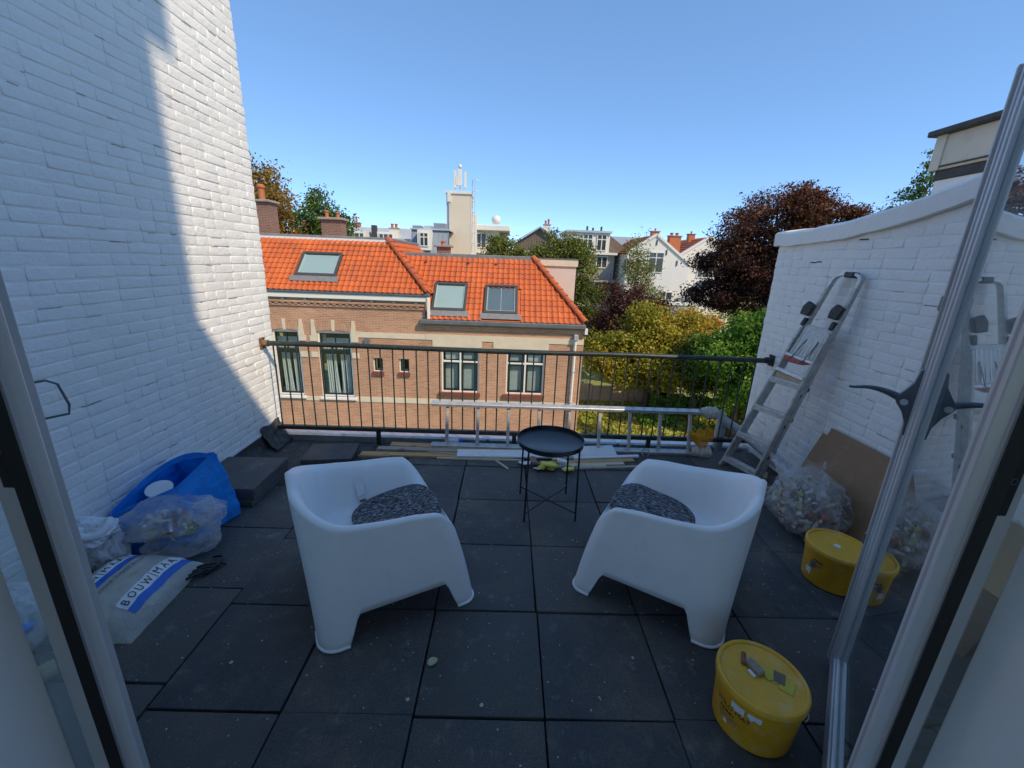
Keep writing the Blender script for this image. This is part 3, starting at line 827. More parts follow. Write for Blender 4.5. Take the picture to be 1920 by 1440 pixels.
def wrap(c, L, r, seed):
    mb = MB()
    def fn(u, v):
        a = u*2*math.pi
        q = r*(0.55 + 0.45*smooth01(v*2.2)) if v < 0.94 else r*(1-(v-0.94)/0.06*0.95)
        q *= 1 + 0.14*n3((math.cos(a), math.sin(a), v*4), 2.0, seed) + 0.05*math.sin(v*30+a*2)
        return (c.x + L*min(1, v*1.02), c.y + q*math.cos(a), c.z + q*math.sin(a) - 0.012*v)
    mb.grid(fn, 26, 26, wrap=True)
    return mb
wrap(T0+Vector((1.78, 0, 0.0)), 0.165, 0.056, 2).build('rag_wrap', MAT['tape'], ld, smooth=True)
wrap(B0+Vector((1.72, 0, 0.018)), 0.185, 0.056, 5).build('rag_wrap', MAT['tape'], ld, smooth=True)
MB().tube([(1.30+0.035*math.cos(a), B0.y-0.03+0.01*math.sin(a), B0.z+0.035*math.sin(a)) for a in [i*math.pi/8 for i in range(16)]], 0.006, 6, closed=True).build('tie_cord', MAT['alu2'], ld, smooth=True)
# orange plastic bag knotted on
mb = MB()
def ob(u, v):
    a = u*2*math.pi
    r_ = 0.022 + 0.080*v**0.7*(1+0.8*n3((math.cos(a), math.sin(a), v*2), 2.0, 8) + 0.25*math.sin(5*a+3*v))
    return (1.815 + r_*math.cos(a)*0.95 - 0.03*v, 3.47 + r_*math.sin(a)*0.5, 0.085 + 0.155*v*(1+0.75*n3((math.cos(a)*1.5, math.sin(a)*1.5, 0), 1.9, 3)))
mb.grid(ob, 36, 14, wrap=True)
tag(mb.build('orange_plastic_bag', MAT['filmo'], None, smooth=True), 'crumpled translucent orange plastic bag on the wrapped end of the lying ladder', 'plastic bag')

# ---- step ladder leaning folded against the right-hand wall
sl_ = thing('step_ladder', 'paint-spattered aluminium step ladder leaning folded against the white wall', 'step ladder')
FL = Vector((1.935, 3.321, 0.0)); FR = Vector((2.05, 3.03, 0.0)); TL = Vector((2.285, 3.005, 1.67)); TR = Vector((2.31, 2.80, 1.67))
ax = ((TL+TR)/2 - (FL+FR)/2).normalized(); wd = (FR-FL).normalized(); nn = wd.cross(ax).normalized()
if nn.x < 0: nn = -nn            # towards the wall
def LP(side, s, d=0.0): 
    a, b = (FL, TL) if side < 0 else (FR, TR)
    return a + (b-a)*s + nn*d
for sd in (-1, 1):
    pts = [LP(sd, 0.0), LP(sd, 0.70), LP(sd, 0.745, 0.010), LP(sd, 0.785, 0.035)]
    st_ = None
    for i, (p, q) in enumerate(zip(pts, pts[1:])):
        o = MB().bar(p, q + (q-p).normalized()*0.004, 0.020, 0.052, nn).build('stile', MAT['alu2'], sl_, bevel=0.004)
        if i == 0: st_ = o
    MB().bar(LP(sd, -0.0), LP(sd, 0.018), 0.028, 0.060, nn).build('foot_cap', MAT['alu2'], st_, bevel=0.004)
    # rear frame, its rail set back towards the wall
    MB().bar(LP(sd, 0.012, 0.058) + wd*0.004*sd, LP(sd, 0.955, 0.030), 0.022, 0.044, nn).build('rear_rail', MAT['alu2'], sl_, bevel=0.004)
    # black hinge shells
    hinge = MB().bar(LP(sd, 0.765, 0.015)-wd*0.01, LP(sd, 0.80, 0.020)-wd*0.01, 0.030, 0.060, nn).build('hinge', MAT['blackpl'], sl_, bevel=0.006)
    pr = [(-0.035, 0.0), (0.032, -0.012), (0.040, 0.072), (-0.018, 0.100), (-0.040, 0.060)]
    M = Matrix((wd*1.0, ax, -nn)).transposed().to_4x4(); M.translation = LP(sd, 0.815, -0.005) - wd*0.018
    MB().prism(pr, M, 0.036).build('hook', MAT['blackpl'], hinge, bevel=0.006)
# hoop at the top
pts = []
a0 = LP(-1, 0.945, 0.030); b0 = LP(1, 0.945, 0.030); c0 = (a0+b0)/2; hw_ = (b0-a0)/2
for i in range(15):
    t = math.pi*(1-i/14); pts.append(c0 + hw_*math.copysign(abs(math.cos(t))**0.6, math.cos(t)) + ax*0.085*abs(math.sin(t))**0.6)
mb = MB()
for p, q in zip(pts, pts[1:]): mb.bar(p, q + (q-p).normalized()*0.004, 0.018, 0.044, nn)
mb.build('hoop', MAT['alu'], sl_)
MB().bar(c0+ax*0.080-hw_*0.2, c0+ax*0.080+hw_*0.5, 0.036, 0.058, nn).build('wall_bumper', MAT['blackpl'], sl_, bevel=0.006)
for s in (0.055, 0.207, 0.365, 0.515):
    p, q = LP(-1, s), LP(1, s)
    stp = MB().bar(p, q, 0.014, 0.062, nn).build('step', MAT['alu'], sl_, bevel=0.003)
    MB().bar(p-ax*0.020-nn*0.024, q-ax*0.020-nn*0.024, 0.036, 0.006, nn).build('step_edge', MAT['alu2'], stp)
MB().bar(LP(-1, 0.56, -0.028), LP(1, 0.545, -0.028), 0.03, 0.014, nn).build('brace', MAT['alu'], sl_, bevel=0.004)
MAT['ochre'] = simple('ochre_stained_metal', (0.50, 0.36, 0.24), 0.55, 0.2, var=0.2, scale=20)
MB().bar(LP(-1, 0.535, -0.01), LP(1, 0.520, -0.01), 0.05, 0.008, nn).build('stained_plate', MAT['ochre'], sl_, bevel=0.002)
# folded platform
p0, p1 = LP(-1, 0.635, 0.006), LP(1, 0.62, 0.006); p2, p3 = LP(-1, 0.775, 0.022), LP(1, 0.765, 0.022)
mb = MB(); th_ = -nn*0.016
mb.add([p0, p1, p3, p2, p0+th_, p1+th_, p3+th_, p2+th_], [(0, 3, 2, 1), (4, 5, 6, 7), (0, 1, 5, 4), (1, 2, 6, 5), (2, 3, 7, 6), (3, 0, 4, 7)])
pf = mb.build('platform', MAT['alu2'], sl_, bevel=0.003)
for k in range(7):
    f = 0.14+0.12*k
    MB().bar(p0.lerp(p1, f)+th_*1.1+ax*0.02, p2.lerp(p3, f)+th_*1.1-ax*0.02, 0.006, 0.005, nn).build('ridge', MAT['alu'], pf)
MAT['red'] = simple('faded_red_plastic', (0.42, 0.085, 0.07), 0.5, var=0.25, scale=25, dirt=(0.55, 0.3, 0.27))
mb = MB(); c = (p0+p1)/2
mb.prism([(-0.115, 0.0), (0.115, 0.0), (0.10, -0.030), (0.05, -0.048), (-0.05, -0.048), (-0.10, -0.030)], (lambda M: (setattr(M, 'translation', c - nn*0.028), M)[1])(Matrix((wd, ax, nn)).transposed().to_4x4()), 0.016)
mb.build('red_edge', MAT['red'], pf, bevel=0.003)
MB().bar(p0 - nn*0.022, p1 - nn*0.022, 0.022, 0.020, nn).build('front_bar', MAT['alu'], pf, bevel=0.003)
for f in (0.30, 0.72):
    MB().tube([LP(-1, 0.60, -0.03).lerp(LP(1, 0.60, -0.03), f-0.12), p0.lerp(p1, f)-nn*0.036, p2.lerp(p3, f+0.08)-nn*0.026 - ax*0.1], 0.0035, 6).build('wire_loop', MAT['steel'], pf)
MB().tube([LP(-1, 0.61, -0.02), LP(-1, 0.50, 0.0)], 0.004, 6).build('stay', MAT['steel'], sl_)
for s in (0.13, 0.30, 0.455):
    MB().bar(LP(1, s, 0.030), LP(1, s+0.02, 0.030), 0.026, 0.03, nn).build('cap', MAT['blackpl'], sl_, bevel=0.004)
    MB().bar(LP(1, s+0.03, 0.085), LP(1, s+0.05, 0.085), 0.014, 0.02, nn).build('cap', MAT['blackpl'], sl_, bevel=0.004)

# ============================================================ hardboard panels
def panel(y0, y1, h, x_top, label, dz=0, cut=0):
    mb = MB()
    xb = x_top - 0.20
    vs_ = [(xb, y0, 0.0), (xb, y1, 0.0), (x_top, y1, h), (x_top, y0, h)]
    n_ = Vector((-h, 0, 0.20)).normalized()*0.006
    mb.add([Vector(p) for p in vs_]+[Vector(p)+n_ for p in vs_], [(0, 1, 2, 3), (7, 6, 5, 4), (0, 4, 5, 1), (1, 5, 6, 2), (2, 6, 7, 3), (3, 7, 4, 0)])
    return tag(mb.build('hardboard_panel', MAT['hardboard'], None), label, 'board')
panel(1.55, 2.745, 0.60, 2.345, 'brown hardboard sheet leaning flat against the low white wall, the rear one')
panel(1.45, 2.785, 0.545, 2.325, 'brown hardboard sheet leaning in front of the taller one beside the rubbish bag')

# ============================================================ grey drain pipe in the far corner
dp = thing('drain_pipe', 'grey plastic drain pipe crossing the corner under the railing', 'pipe')
MB().tube([(2.06, 3.70, 0.30), (2.20, 3.60, 0.22), (2.31, 3.42, 0.13), (2.325, 3.1, 0.10), (2.325, 2.7, 0.075)], 0.04, 16).build('slanting_pipe', MAT['pvc'], dp, smooth='auto')
MB().tube([(2.08, 3.70, -0.1), (2.08, 3.70, 0.30), (2.05, 3.74, 0.36)], 0.046, 16).build('standpipe', MAT['pvc'], dp, smooth='auto')
MB().tube([(2.185, 3.612, 0.229), (2.225, 3.575, 0.208)], 0.046, 16).build('socket', MAT['pvc'], dp, smooth='auto')
r_ = random.Random(5)
for k, (x, y, L, a) in enumerate([(2.02, 2.98, 0.16, 0.5), (2.14, 2.90, 0.10, -0.3), (2.20, 3.12, 0.12, 1.0)]):
    o = MB().box((-L/2, -0.022, 0), (L/2, 0.022, 0.02)).build('wood_offcut', MAT['wood' if k % 2 else 'wood2'], None, bevel=0.002)
    o.location = (x, y, 0.001); o.rotation_euler = (0, 0, a)
    tag(o, ['short weathered wood offcut under the step ladder', 'short bare pine offcut by the foot of the step ladder', 'weathered block of wood behind the step ladder feet'][k], 'offcut')

# ============================================================ planks and boards in front of the railing
def plank(p, q, w, h, mat, label, z=0.001, tilt=0.0, name='plank', cat='plank', z2=None):
    p = Vector((p[0], p[1], 0)); q = Vector((q[0], q[1], 0)); d = q-p; L = d.length
    mb = MB().box((0, -w/2, 0), (L, w/2, h))
    rr = random.Random(int(p.x*1000)+int(q.y*777))
    mb.v = [(x + (rr.uniform(-0.006, 0.006)), y + rr.uniform(-0.002, 0.002), zz) for x, y, zz in mb.v]
    o = mb.build(name, MAT[mat], None, bevel=0.0015)
    o.location = (p.x, p.y, z)
    pit = 0.0 if z2 is None else -math.atan2(z2-z, L)
    o.rotation_euler = (tilt, pit, math.atan2(d.y, d.x))
    return tag(o, label, cat, 'planks lying before the railing')
plank((-1.03, 3.500), (0.42, 3.445), 0.075, 0.022, 'wood', 'long bare pine plank nearest the railing, full of knots')
plank((-1.12, 3.405), (0.34, 3.390), 0.060, 0.026, 'wood2', 'weathered grey plank lying beside the knotty pine one', 0.001)
plank((-1.23, 3.300), (0.10, 3.318), 0.065, 0.020, 'wood', 'bare pine plank with a sawn end, outermost of the pile')
plank((-1.24, 3.262), (-0.98, 3.262), 0.012, 0.018, 'wood', 'short brown pine stick at the end of the pine plank', 0.001)
plank((-0.40, 3.325), (0.55, 3.362), 0.110, 0.016, 'whiteboard', 'long white laminated board lying across the planks', 0.024, 0.12)
plank((-0.57, 3.268), (0.18, 3.270), 0.020, 0.014, 'wood3', 'thin pale batten in front of the white board')
plank((-0.06, 3.255), (0.05, 3.105), 0.013, 0.012, 'wood3', 'short round-edged stick pointing away from the pile', 0.003)
plank((0.54, 3.400), (1.02, 3.470), 0.13, 0.014, 'whiteboard', 'white laminated board tilted up behind the tray table', 0.03, 0.30)
plank((0.62, 3.315), (1.22, 3.395), 0.040, 0.018, 'whiteboard', 'narrow white strip behind the tray table', 0.012)
plank((0.42, 3.235), (1.16, 3.330), 0.050, 0.018, 'wood', 'pine board slanting under the white strip', 0.001)
plank((0.45, 3.195), (1.05, 3.270), 0.050, 0.014, 'wood3', 'pale thin board under the pine one', 0.001)
plank((0.30, 3.165), (0.88, 3.205), 0.024, 0.016, 'wood3', 'pale lath in front of the thin boards', 0.001)
plank((0.55, 3.150), (1.28, 3.230), 0.035, 0.014, 'wood2', 'brown lath lying closest to the armchair with the clean cushion', 0.001)
plank((0.15, 3.360), (0.70, 3.345), 0.060, 0.018, 'wood2', 'short weathered plank end beneath the white boards', 0.001)
plank((-0.66, 3.335), (-0.28, 3.310), 0.008, 0.008, 'wood3', 'thin splinter of pale wood on the weathered plank', 0.028)
r_ = random.Random(21)
bits = [('whiteboard', 'white'), ('lemon', 'lemon yellow'), ('wood3', 'pale brown'), ('whiteboard', 'white'), ('lemon', 'lemon yellow'), ('hardboard', 'brown')]
pos = [(0.165, 3.20, 'whiteboard'), (0.205, 3.165, 'whiteboard'), (0.26, 3.195, 'hardboard'), (0.31, 3.205, 'hardboard'), (0.345, 3.135, 'lemon'), (0.385, 3.12, 'lemon'), (0.42, 3.14, 'lemon'), (0.40, 3.19, 'lemon'), (0.50, 3.19, 'whiteboard'), (0.53, 3.125, 'whiteboard'), (0.555, 3.09, 'lemon'), (0.46, 3.235, 'wood3'), (0.30, 3.12, 'wood3'), (0.60, 3.16, 'wood3')]
for k, (x, y, m) in enumerate(pos):
    L, w, h = r_.uniform(0.06, 0.13), r_.uniform(0.03, 0.06), r_.uniform(0.008, 0.018)
    mb = MB().box((-L/2, -w/2, 0), (L/2, w/2, h))
    mb.v = [(a + r_.uniform(-0.01, 0.01), b + r_.uniform(-0.008, 0.008), c) for a, b, c in mb.v]
    o = mb.build('offcut', MAT[m], None, bevel=0.001)
    o.location = (x, y, 0.012 + 0.018*(k % 3)); o.rotation_euler = (r_.uniform(-0.25, 0.25), r_.uniform(-0.3, 0.3), r_.uniform(0, 3.1))
    nm = {'whiteboard': 'broken white board offcut', 'lemon': 'lemon yellow offcut', 'hardboard': 'folded brown board offcut', 'wood3': 'pale wooden offcut'}[m]
    tag(o, nm + ' in the heap behind the tray table', 'offcut', nm + 's in the heap')
# glue tube with orange cap
gt = thing('glue_cartridge', 'small white and blue tube with orange cap lying under the lying ladder', 'tube', (-0.52, 3.60, -0.01))
MB().tube([(0.0, 0, 0.03), (0.10, 0, 0.03)], 0.024, 14).build('tube_body', MAT['whitelabel'], gt, smooth='auto')
MB().tube([(0.10, 0, 0.03), (0.135, 0, 0.03)], 0.0243, 14).build('blue_end', MAT['blueink'], gt, smooth='auto')
MAT['orange'] = simple('orange_plastic', (0.68, 0.17, 0.03), 0.4)
MB().tube([(-0.032, 0, 0.03), (0.0, 0, 0.03)], [0.017, 0.020], 14).build('orange_cap', MAT['orange'], gt, smooth='auto')

# ============================================================ bags
def blob(c, rx, ry, rz, seed, amp=0.22, freq=2.0, flat=0.0, nu=90, nv=50, rot=0.0, crease=0.13, foot=0.6):
    mb = MB()
    def fn(u, v):
        a = u*2*math.pi; ph = (v-0.5)*math.pi
        d = Vector((math.cos(a)*math.cos(ph), math.sin(a)*math.cos(ph), math.sin(ph)))
        k = 1 + amp*n3(d, freq, seed) + crease*(0.5-abs(n3(d, freq*2.3, seed+3))*1.6) + crease*0.55*(0.3-abs(n3(d, freq*5.1, seed+9)))
        p = Vector((d.x*rx*k, d.y*ry*k, d.z*rz*k))
        if p.z < -rz*foot: p.z = -rz*foot
        p = RZ(rot) @ p
        return (c[0]+p.x, c[1]+p.y, c[2]+p.z)
    mb.grid(fn, nu, nv, wrap=True)
    return mb
# -- clear rubbish bag with rubble by the hardboard
rb = thing('rubbish_bag', 'clear plastic rubbish bag full of rubble and scraps before the hardboard', 'rubbish bag', (0, 0, 0))
bc = (2.02, 2.40, 0.20)
blob(bc, 0.215, 0.24, 0.21, 3, 0.18, 1.6, foot=0.95).build('film', MAT['film'], rb, smooth=True, merge=0.0004)
mb = MB()
def neck(u, v):
    a = u*2*math.pi
    r0 = 0.15*(1-v) + 0.17*v*(1+0.5*n3((math.cos(a), math.sin(a), v), 1.8, 6))
    return (bc[0]-0.03+r0*math.cos(a)*0.9 - 0.04*v, bc[1]+0.03+r0*math.sin(a) + 0.05*v, 0.335 + 0.10*v*(1+0.9*n3((math.cos(a)*1.3, math.sin(a)*1.3, 1), 1.5, 2)))
mb.grid(neck, 40, 10, wrap=True); mb.build('torn_neck', MAT['film'], rb, smooth=True)
r_ = random.Random(31)
cols = {'white': (0.72, 0.71, 0.68), 'brown': (0.26, 0.17, 0.11), 'grey': (0.34, 0.33, 0.32), 'red': (0.45, 0.06, 0.05), 'tan': (0.48, 0.36, 0.24), 'green': (0.45, 0.55, 0.16), 'blue': (0.25, 0.36, 0.50)}
CM = {k: simple('scrap_'+k, v, 0.7, var=0.15, scale=30) for k, v in cols.items()}
def scraps(parent, c, rx, ry, rz, counts, seed, size=(0.02, 0.07)):
    r_ = random.Random(seed)
    for k, n in counts.items():
        mb = MB()
        for _ in range(n):
            while True:
                d = Vector((r_.uniform(-1, 1), r_.uniform(-1, 1), r_.uniform(-1, 0.85)))
                if 0.25 < d.length < 1: break
            d = d.normalized()*d.length**0.5
            p = Vector((c[0]+d.x*rx, c[1]+d.y*ry, c[2]+d.z*rz))
            M = Matrix.Translation(p) @ Euler((r_.uniform(-2, 2), r_.uniform(-2, 2), r_.uniform(0, 6))).to_matrix().to_4x4()
            a, b_, h = r_.uniform(*size), r_.uniform(0.01, 0.03), r_.uniform(0.004, 0.012)
            mb.box((-a/2, -b_/2, -h/2), (a/2, b_/2, h/2), M)
        o = mb.build('scraps', CM[k], parent); o['kind'] = 'stuff'
scraps(rb, (bc[0], bc[1], 0.185), 0.19, 0.21, 0.165, {'white': 230, 'brown': 150, 'grey': 60, 'red': 16, 'tan': 80, 'green': 18, 'blue': 22}, 4)
# -- blue shopping bag
MAT['bluebag'] = simple('blue_woven_plastic', (0.016, 0.28, 0.92), 0.30, var=0.22, scale=7, bump=0.010, bscale=14)
bb = thing('blue_shopping_bag', 'large blue woven plastic shopping bag leaning against the white wall', 'bag')
# corners: bottom ring and open top ring
bot = [(-2.05, 1.95, 0.004), (-1.80, 2.08, 0.004), (-1.715, 2.38, 0.004), (-2.04, 2.42, 0.004)]
top = [(-2.10, 1.96, 0.26), (-1.83, 2.10, 0.36), (-1.735, 2.29, 0.485), (-2.09, 2.42, 0.36)]
def ring(pts, t):
    k = t*4; i = int(k) % 4; f = k-int(k); a = Vector(pts[i]); b = Vector(pts[(i+1) % 4])
    f = smooth01(f)*0.35+f*0.65
    return a.lerp(b, f)
mb = MB()
def bag(u, v):
    p = ring(bot, u % 1.0).lerp(ring(top, u % 1.0), v)
    c = Vector((-1.93, 2.20, p.z)); d = (p-c); 
    k = 0.09*math.sin(v*math.pi) + 0.07*n3(p, 6, 3) + 0.05*(0.3-abs(n3(p, 13, 5))) + 0.02*n3(p, 30, 5)
    return p + d*k
mb.grid(bag, 120, 36, wrap=True)
mb.f.append(tuple(i*36 for i in range(120)))
mb.build('bag_body', MAT['bluebag'], bb, smooth=True)
def ribbon(name, pts, w, mat, parent, up=(0, 0, 1), th=0.003):
    mb = MB(); 
    P_ = [Vector(p) for p in pts]; rows = []
    for i, p in enumerate(P_):
        t = (P_[min(i+1, len(P_)-1)]-P_[max(i-1, 0)]).normalized()
        s_ = Vector(up); s_ = (s_ - t*s_.dot(t)).normalized(); n_ = t.cross(s_)*th
        rows.append((p-s_*w/2, p+s_*w/2, p+s_*w/2+n_, p-s_*w/2+n_))
    for r0 in rows: mb.v += [tuple(q) for q in r0]
    for i in range(len(rows)-1):
        for k in range(4): mb.f.append((i*4+k, (i+1)*4+k, (i+1)*4+(k+1) % 4, i*4+(k+1) % 4))
    return mb.build(name, mat, parent, smooth='auto')
def arc3(a, b, c, n=14):
    a, b, c = Vector(a), Vector(b), Vector(c)
    return [a*(1-t)**2 + b*2*t*(1-t) + c*t*t for t in [i/(n-1) for i in range(n)]]
ribbon('strap', arc3((-1.76, 2.28, 0.47), (-2.02, 2.36, 0.50), (-2.10, 1.98, 0.27)), 0.032, MAT['bluebag'], bb)
ribbon('rim_band', [ring(top, i/24)+Vector((0, 0, 0.002)) for i in range(25)], 0.022, MAT['bluebag'], bb)
tin = thing('paint_tin', 'white paint tin lying inside the blue shopping bag', 'tin', (-1.99, 2.16, 0.31))
MB().lathe([(0.0, -0.05), (0.06, -0.05), (0.062, 0.0), (0.066, 0.004), (0.066, 0.012), (0.0, 0.012)], 24, caps=False).build('tin_body', MAT['whitelabel'], tin, smooth='auto')
tin.rotation_euler = (0.25, 0.15, 0)
# -- milky bag of rubbish in front
mbg = thing('rubbish_bag', 'milky plastic rubbish bag lying on the building sack before the blue bag', 'rubbish bag')
blob((-1.84, 2.02, 0.225), 0.225, 0.115, 0.105, 12, 0.30, 1.7, rot=R(28), foot=0.9).build('film', MAT['filmw'], mbg, smooth=True, merge=0.0004)
blob((-1.66, 2.06, 0.235), 0.085, 0.07, 0.075, 17, 0.35, 1.9, rot=R(20), foot=0.9).build('knotted_end', MAT['film'], mbg, smooth=True, merge=0.0004)
scraps(mbg, (-1.84, 1.98, 0.20), 0.15, 0.09, 0.07, {'white': 34, 'tan': 10, 'green': 3, 'red': 4}, 8, (0.03, 0.09))
blob((-1.78, 2.02, 0.075), 0.17, 0.10, 0.085, 44, 0.30, 1.8, rot=R(25), foot=0.88).build('lower_fold', MAT['filmw'], mbg, smooth=True, merge=0.0004)
# -- building-materials sack with its print
SC, SA = Vector((-1.825, 1.665, 0.0)), R(92)         # centre, text direction
SLn, SWd, SHt = 0.245, 0.225, 0.135
def sack_h(a, b):
    q = max(0.0, 1-abs(a)**3.2)*max(0.0, 1-abs(b)**2.6)
    return SHt*q**0.55 + 0.012*n3((a*2, b*2, 0), 1.3, 7)*(q**0.5) + 0.006*n3((a, b, 0), 7, 2)*(q**0.5) + 0.03*q*(b+0.3)
def sack_p(a, b, off=0.0):
    e = 1 + 0.03*n3((a*3, b*3, 4), 1.2, 2)
    l = Vector((a*SLn*e, b*SWd*e, sack_h(a, b)+0.006+off))
    p = RZ(SA) @ l
    return Vector((SC.x+p.x, SC.y+p.y, l.z))
sk = thing('building_sack', 'milky plastic sack printed BOUW MAAT lying on the tiles by the door', 'sack')
mb = MB(); mb.grid(lambda u, v: sack_p(-1+2*u, -1+2*v), 50, 42)
mb.grid(lambda u, v: Vector((sack_p(-1+2*u, -1+2*v).x, sack_p(-1+2*u, -1+2*v).y, 0.003)), 12, 10)
mb.build('film', MAT['sack'], sk, smooth=True)
def sprint(a0, a1, b0, b1, mat, name, off, parent=sk):
    mb = MB(); mb.grid(lambda u, v: sack_p(a0+(a1-a0)*u, b0+(b1-b0)*v, off), 30, 8)
    return mb.build(name, mat, parent, smooth=True)
def stext(txt, a0, a1, b, hgt, mat, off, parent):
    cu = bpy.data.curves.new('t', 'FONT'); cu.body = txt; cu.size = 1.0; cu.resolution_u = 3
    tmp = bpy.data.objects.new('t', cu); col.objects.link(tmp)
    dg = bpy.context.evaluated_depsgraph_get(); dg.update()
    me = bpy.data.meshes.new_from_object(tmp.evaluated_get(dg)); bpy.data.objects.remove(tmp)
    xs_ = [v.co.x for v in me.vertices]; x0, x1 = min(xs_), max(xs_)
    for v in me.vertices:
        a = a0+(a1-a0)*(v.co.x-x0)/(x1-x0); bq = b + v.co.y/0.7*hgt
        v.co = sack_p(a, bq, off)
    me.materials.clear(); me.materials.append(mat)
    return link('lettering', me, parent)
for (a0, a1, b0) in ((-0.72, 0.70, 0.10), (-0.62, 0.90, -0.82)):
    p = sprint(a0, a1, b0+0.14, b0+0.36, MAT['whitelabel'], 'print_panel', 0.0025)
    sprint(a0, a1, b0, b0+0.14, MAT['blueink'], 'blue_band', 0.0028, p)
    stext('B O U W', a0+0.06, a0+(a1-a0)*0.46, b0+0.175, 0.14, MAT['ink'], 0.0050, p)
    stext('M A A T', a0+(a1-a0)*0.54, a1-0.06, b0+0.175, 0.14, MAT['ink'], 0.0050, p)
    am = a0+(a1-a0)*0.50; sprint(am-0.006, am+0.006, b0+0.15, b0+0.35, MAT['ink'], 'divider', 0.0045, p)
stext('ALLES VOOR SLIMMER BOUWEN', -0.70, 0.72, -0.07, 0.085, MAT['greyink'], 0.0045, sk)
blob((-1.845, 1.66, 0.070), 0.12, 0.05, 0.045, 9, 0.3, 2, rot=SA).build('insulation_inside', simple('yellow_wool', (0.60, 0.42, 0.12), 0.9, var=0.2, scale=40), sk, smooth=True, merge=0.0004)
# -- white cloth bag / rag on top, yellow wool, black straps
MAT['cloth'] = simple('white_rag', (0.70, 0.71, 0.74), 0.85, var=0.08, scale=12, bump=0.006, bscale=35, dirt=(0.56, 0.52, 0.47))
cg = thing('white_rag', 'crumpled white rag bag on the building sack beside the door leaf', 'rag')
blob((-2.045, 1.79, 0.285), 0.105, 0.09, 0.055, 22, 0.35, 1.8, crease=0.25).build('cloth', MAT['cloth'], cg, smooth=True, merge=0.0004)
MB().tube([Vector((-2.045, 1.78, 0.318)) + Vector((0.095*math.cos(a), 0.08*math.sin(a), 0.012*math.sin(3*a))) for a in [i*math.pi/14 for i in range(28)]], 0.020, 8, closed=True).build('rolled_hem', MAT['cloth'], cg, smooth=True)
blob((-2.06, 1.86, 0.13), 0.09, 0.09, 0.13, 27, 0.25, 1.8, crease=0.2, foot=0.97).build('under_fold', MAT['cloth'], cg, smooth=True, merge=0.0004)
yw = blob((-1.80, 1.475, 0.058), 0.075, 0.055, 0.062, 14, 0.35, 2.4, crease=0.25, foot=0.92)
tag(yw.build('glass_wool_tuft', simple('bright_yellow_wool', (0.66, 0.48, 0.03), 0.95, var=0.3, scale=60, bump=0.01, bscale=90), None, smooth=True, merge=0.0004), 'bright yellow tuft of glass wool at the corner of the building sack', 'insulation')
st_ = thing('black_straps', 'black plastic straps looped on the tiles beside the building sack', 'straps')
for k in range(4):
    d = 0.035*k
    MB().tube(arc3((-1.655, 1.74+d, 0.012), (-1.58, 1.80+d*0.9, 0.05), (-1.56+0.02*k, 1.86+d*0.6, 0.010), 10), 0.007, 6).build('strap', MAT['blackpl'], st_, smooth=True)
MB().tube(arc3((-1.56, 1.83, 0.012), (-1.47, 1.98, 0.045), (-1.60, 1.97, 0.012), 10), 0.007, 6).build('strap', MAT['blackpl'], st_, smooth=True)
# -- what stands behind the left-hand side light
wb = thing('rubbish_bag', 'white plastic bag with blue print seen through the side light', 'rubbish bag')
blob((-2.02, 1.40, 0.14), 0.105, 0.10, 0.155, 33, 0.25, 1.8, foot=0.9).build('film', MAT['cloth'], wb, smooth=True, merge=0.0004)
sbl = blob((-1.965, 1.345, 0.15), 0.06, 0.055, 0.035, 35, 0.3, 2.0); sbl.build('blue_patch', MAT['bluebag'], wb, smooth=True, merge=0.0004)
rl_ = thing('paint_roller', 'pale yellow paint roller sleeve lying behind the side light', 'paint roller', (-1.80, 1.22, 0.0))
MB().tube([(-0.05, -0.06, 0.036), (0.04, 0.07, 0.036)], 0.035, 16).build('sleeve', simple('yellowish_roller', (0.50, 0.46, 0.22), 0.9, var=0.15, scale=50, bump=0.004, bscale=120), rl_, smooth='auto')
MB().tube([(0.04, 0.07, 0.036), (0.06, 0.10, 0.036), (0.0, 0.15, 0.04), (-0.06, 0.13, 0.03)], 0.004, 6).build('wire_arm', MAT['steel'], rl_, smooth=True)

# ============================================================ small litter on the tiles
mb = MB()
poly = [(0.022*math.cos(a)*(1.25 if math.cos(a) > 0 else 0.9), 0.017*math.sin(a)) for a in [i*math.pi/9 for i in range(18)]]
def lf(p): return (p[0], p[1], 0.004+0.004*math.cos(p[0]*90))
mb.v = [lf((0, 0))] + [lf(p) for p in poly]; mb.f = [(0, i+1, (i+1) % 18+1) for i in range(18)]
lo = mb.build('fallen_leaf', simple('pale_yellow_leaf', (0.50, 0.48, 0.25), 0.7, var=0.15, scale=60), None)
lo.location = (-0.274, 1.371, 0.003); lo.rotation_euler = (0.1, 0, 0.8)
tag(lo, 'single pale yellow leaf lying on the tiles', 'leaf')
r_ = random.Random(77); mb = MB(); 
for _ in range(700):
    x, y = r_.uniform(-1.9, 2.2), r_.uniform(0.85, 3.4)
    s_ = r_.uniform(0.0012, 0.0045) * (2.3 if r_.random() < 0.10 else 1)
    a = r_.uniform(0, 6.3); n_ = r_.randint(4, 6)
    mb.v += [(0, 0, 0)]*0
    b = len(mb.v)
    e = r_.uniform(0.4, 1.0)
    for k in range(n_):
        t = 2*math.pi*k/n_; px_, py_ = s_*math.cos(t), s_*e*math.sin(t)*r_.uniform(0.7, 1.2)
        mb.v.append((x+px_*math.cos(a)-py_*math.sin(a), y+px_*math.sin(a)+py_*math.cos(a), 0.0055))
    mb.v.append((x, y, 0.0075+s_*0.25))
    for k in range(n_): mb.f.append((b+k, b+(k+1) % n_, b+n_))
lit = mb.build('plaster_crumbs', simple('plaster_crumbs', (0.52, 0.51, 0.48), 0.8, var=0.3, scale=40), None)
tag(lit, 'scattered pale plaster crumbs and dust on the black tiles', 'debris', kind='stuff')
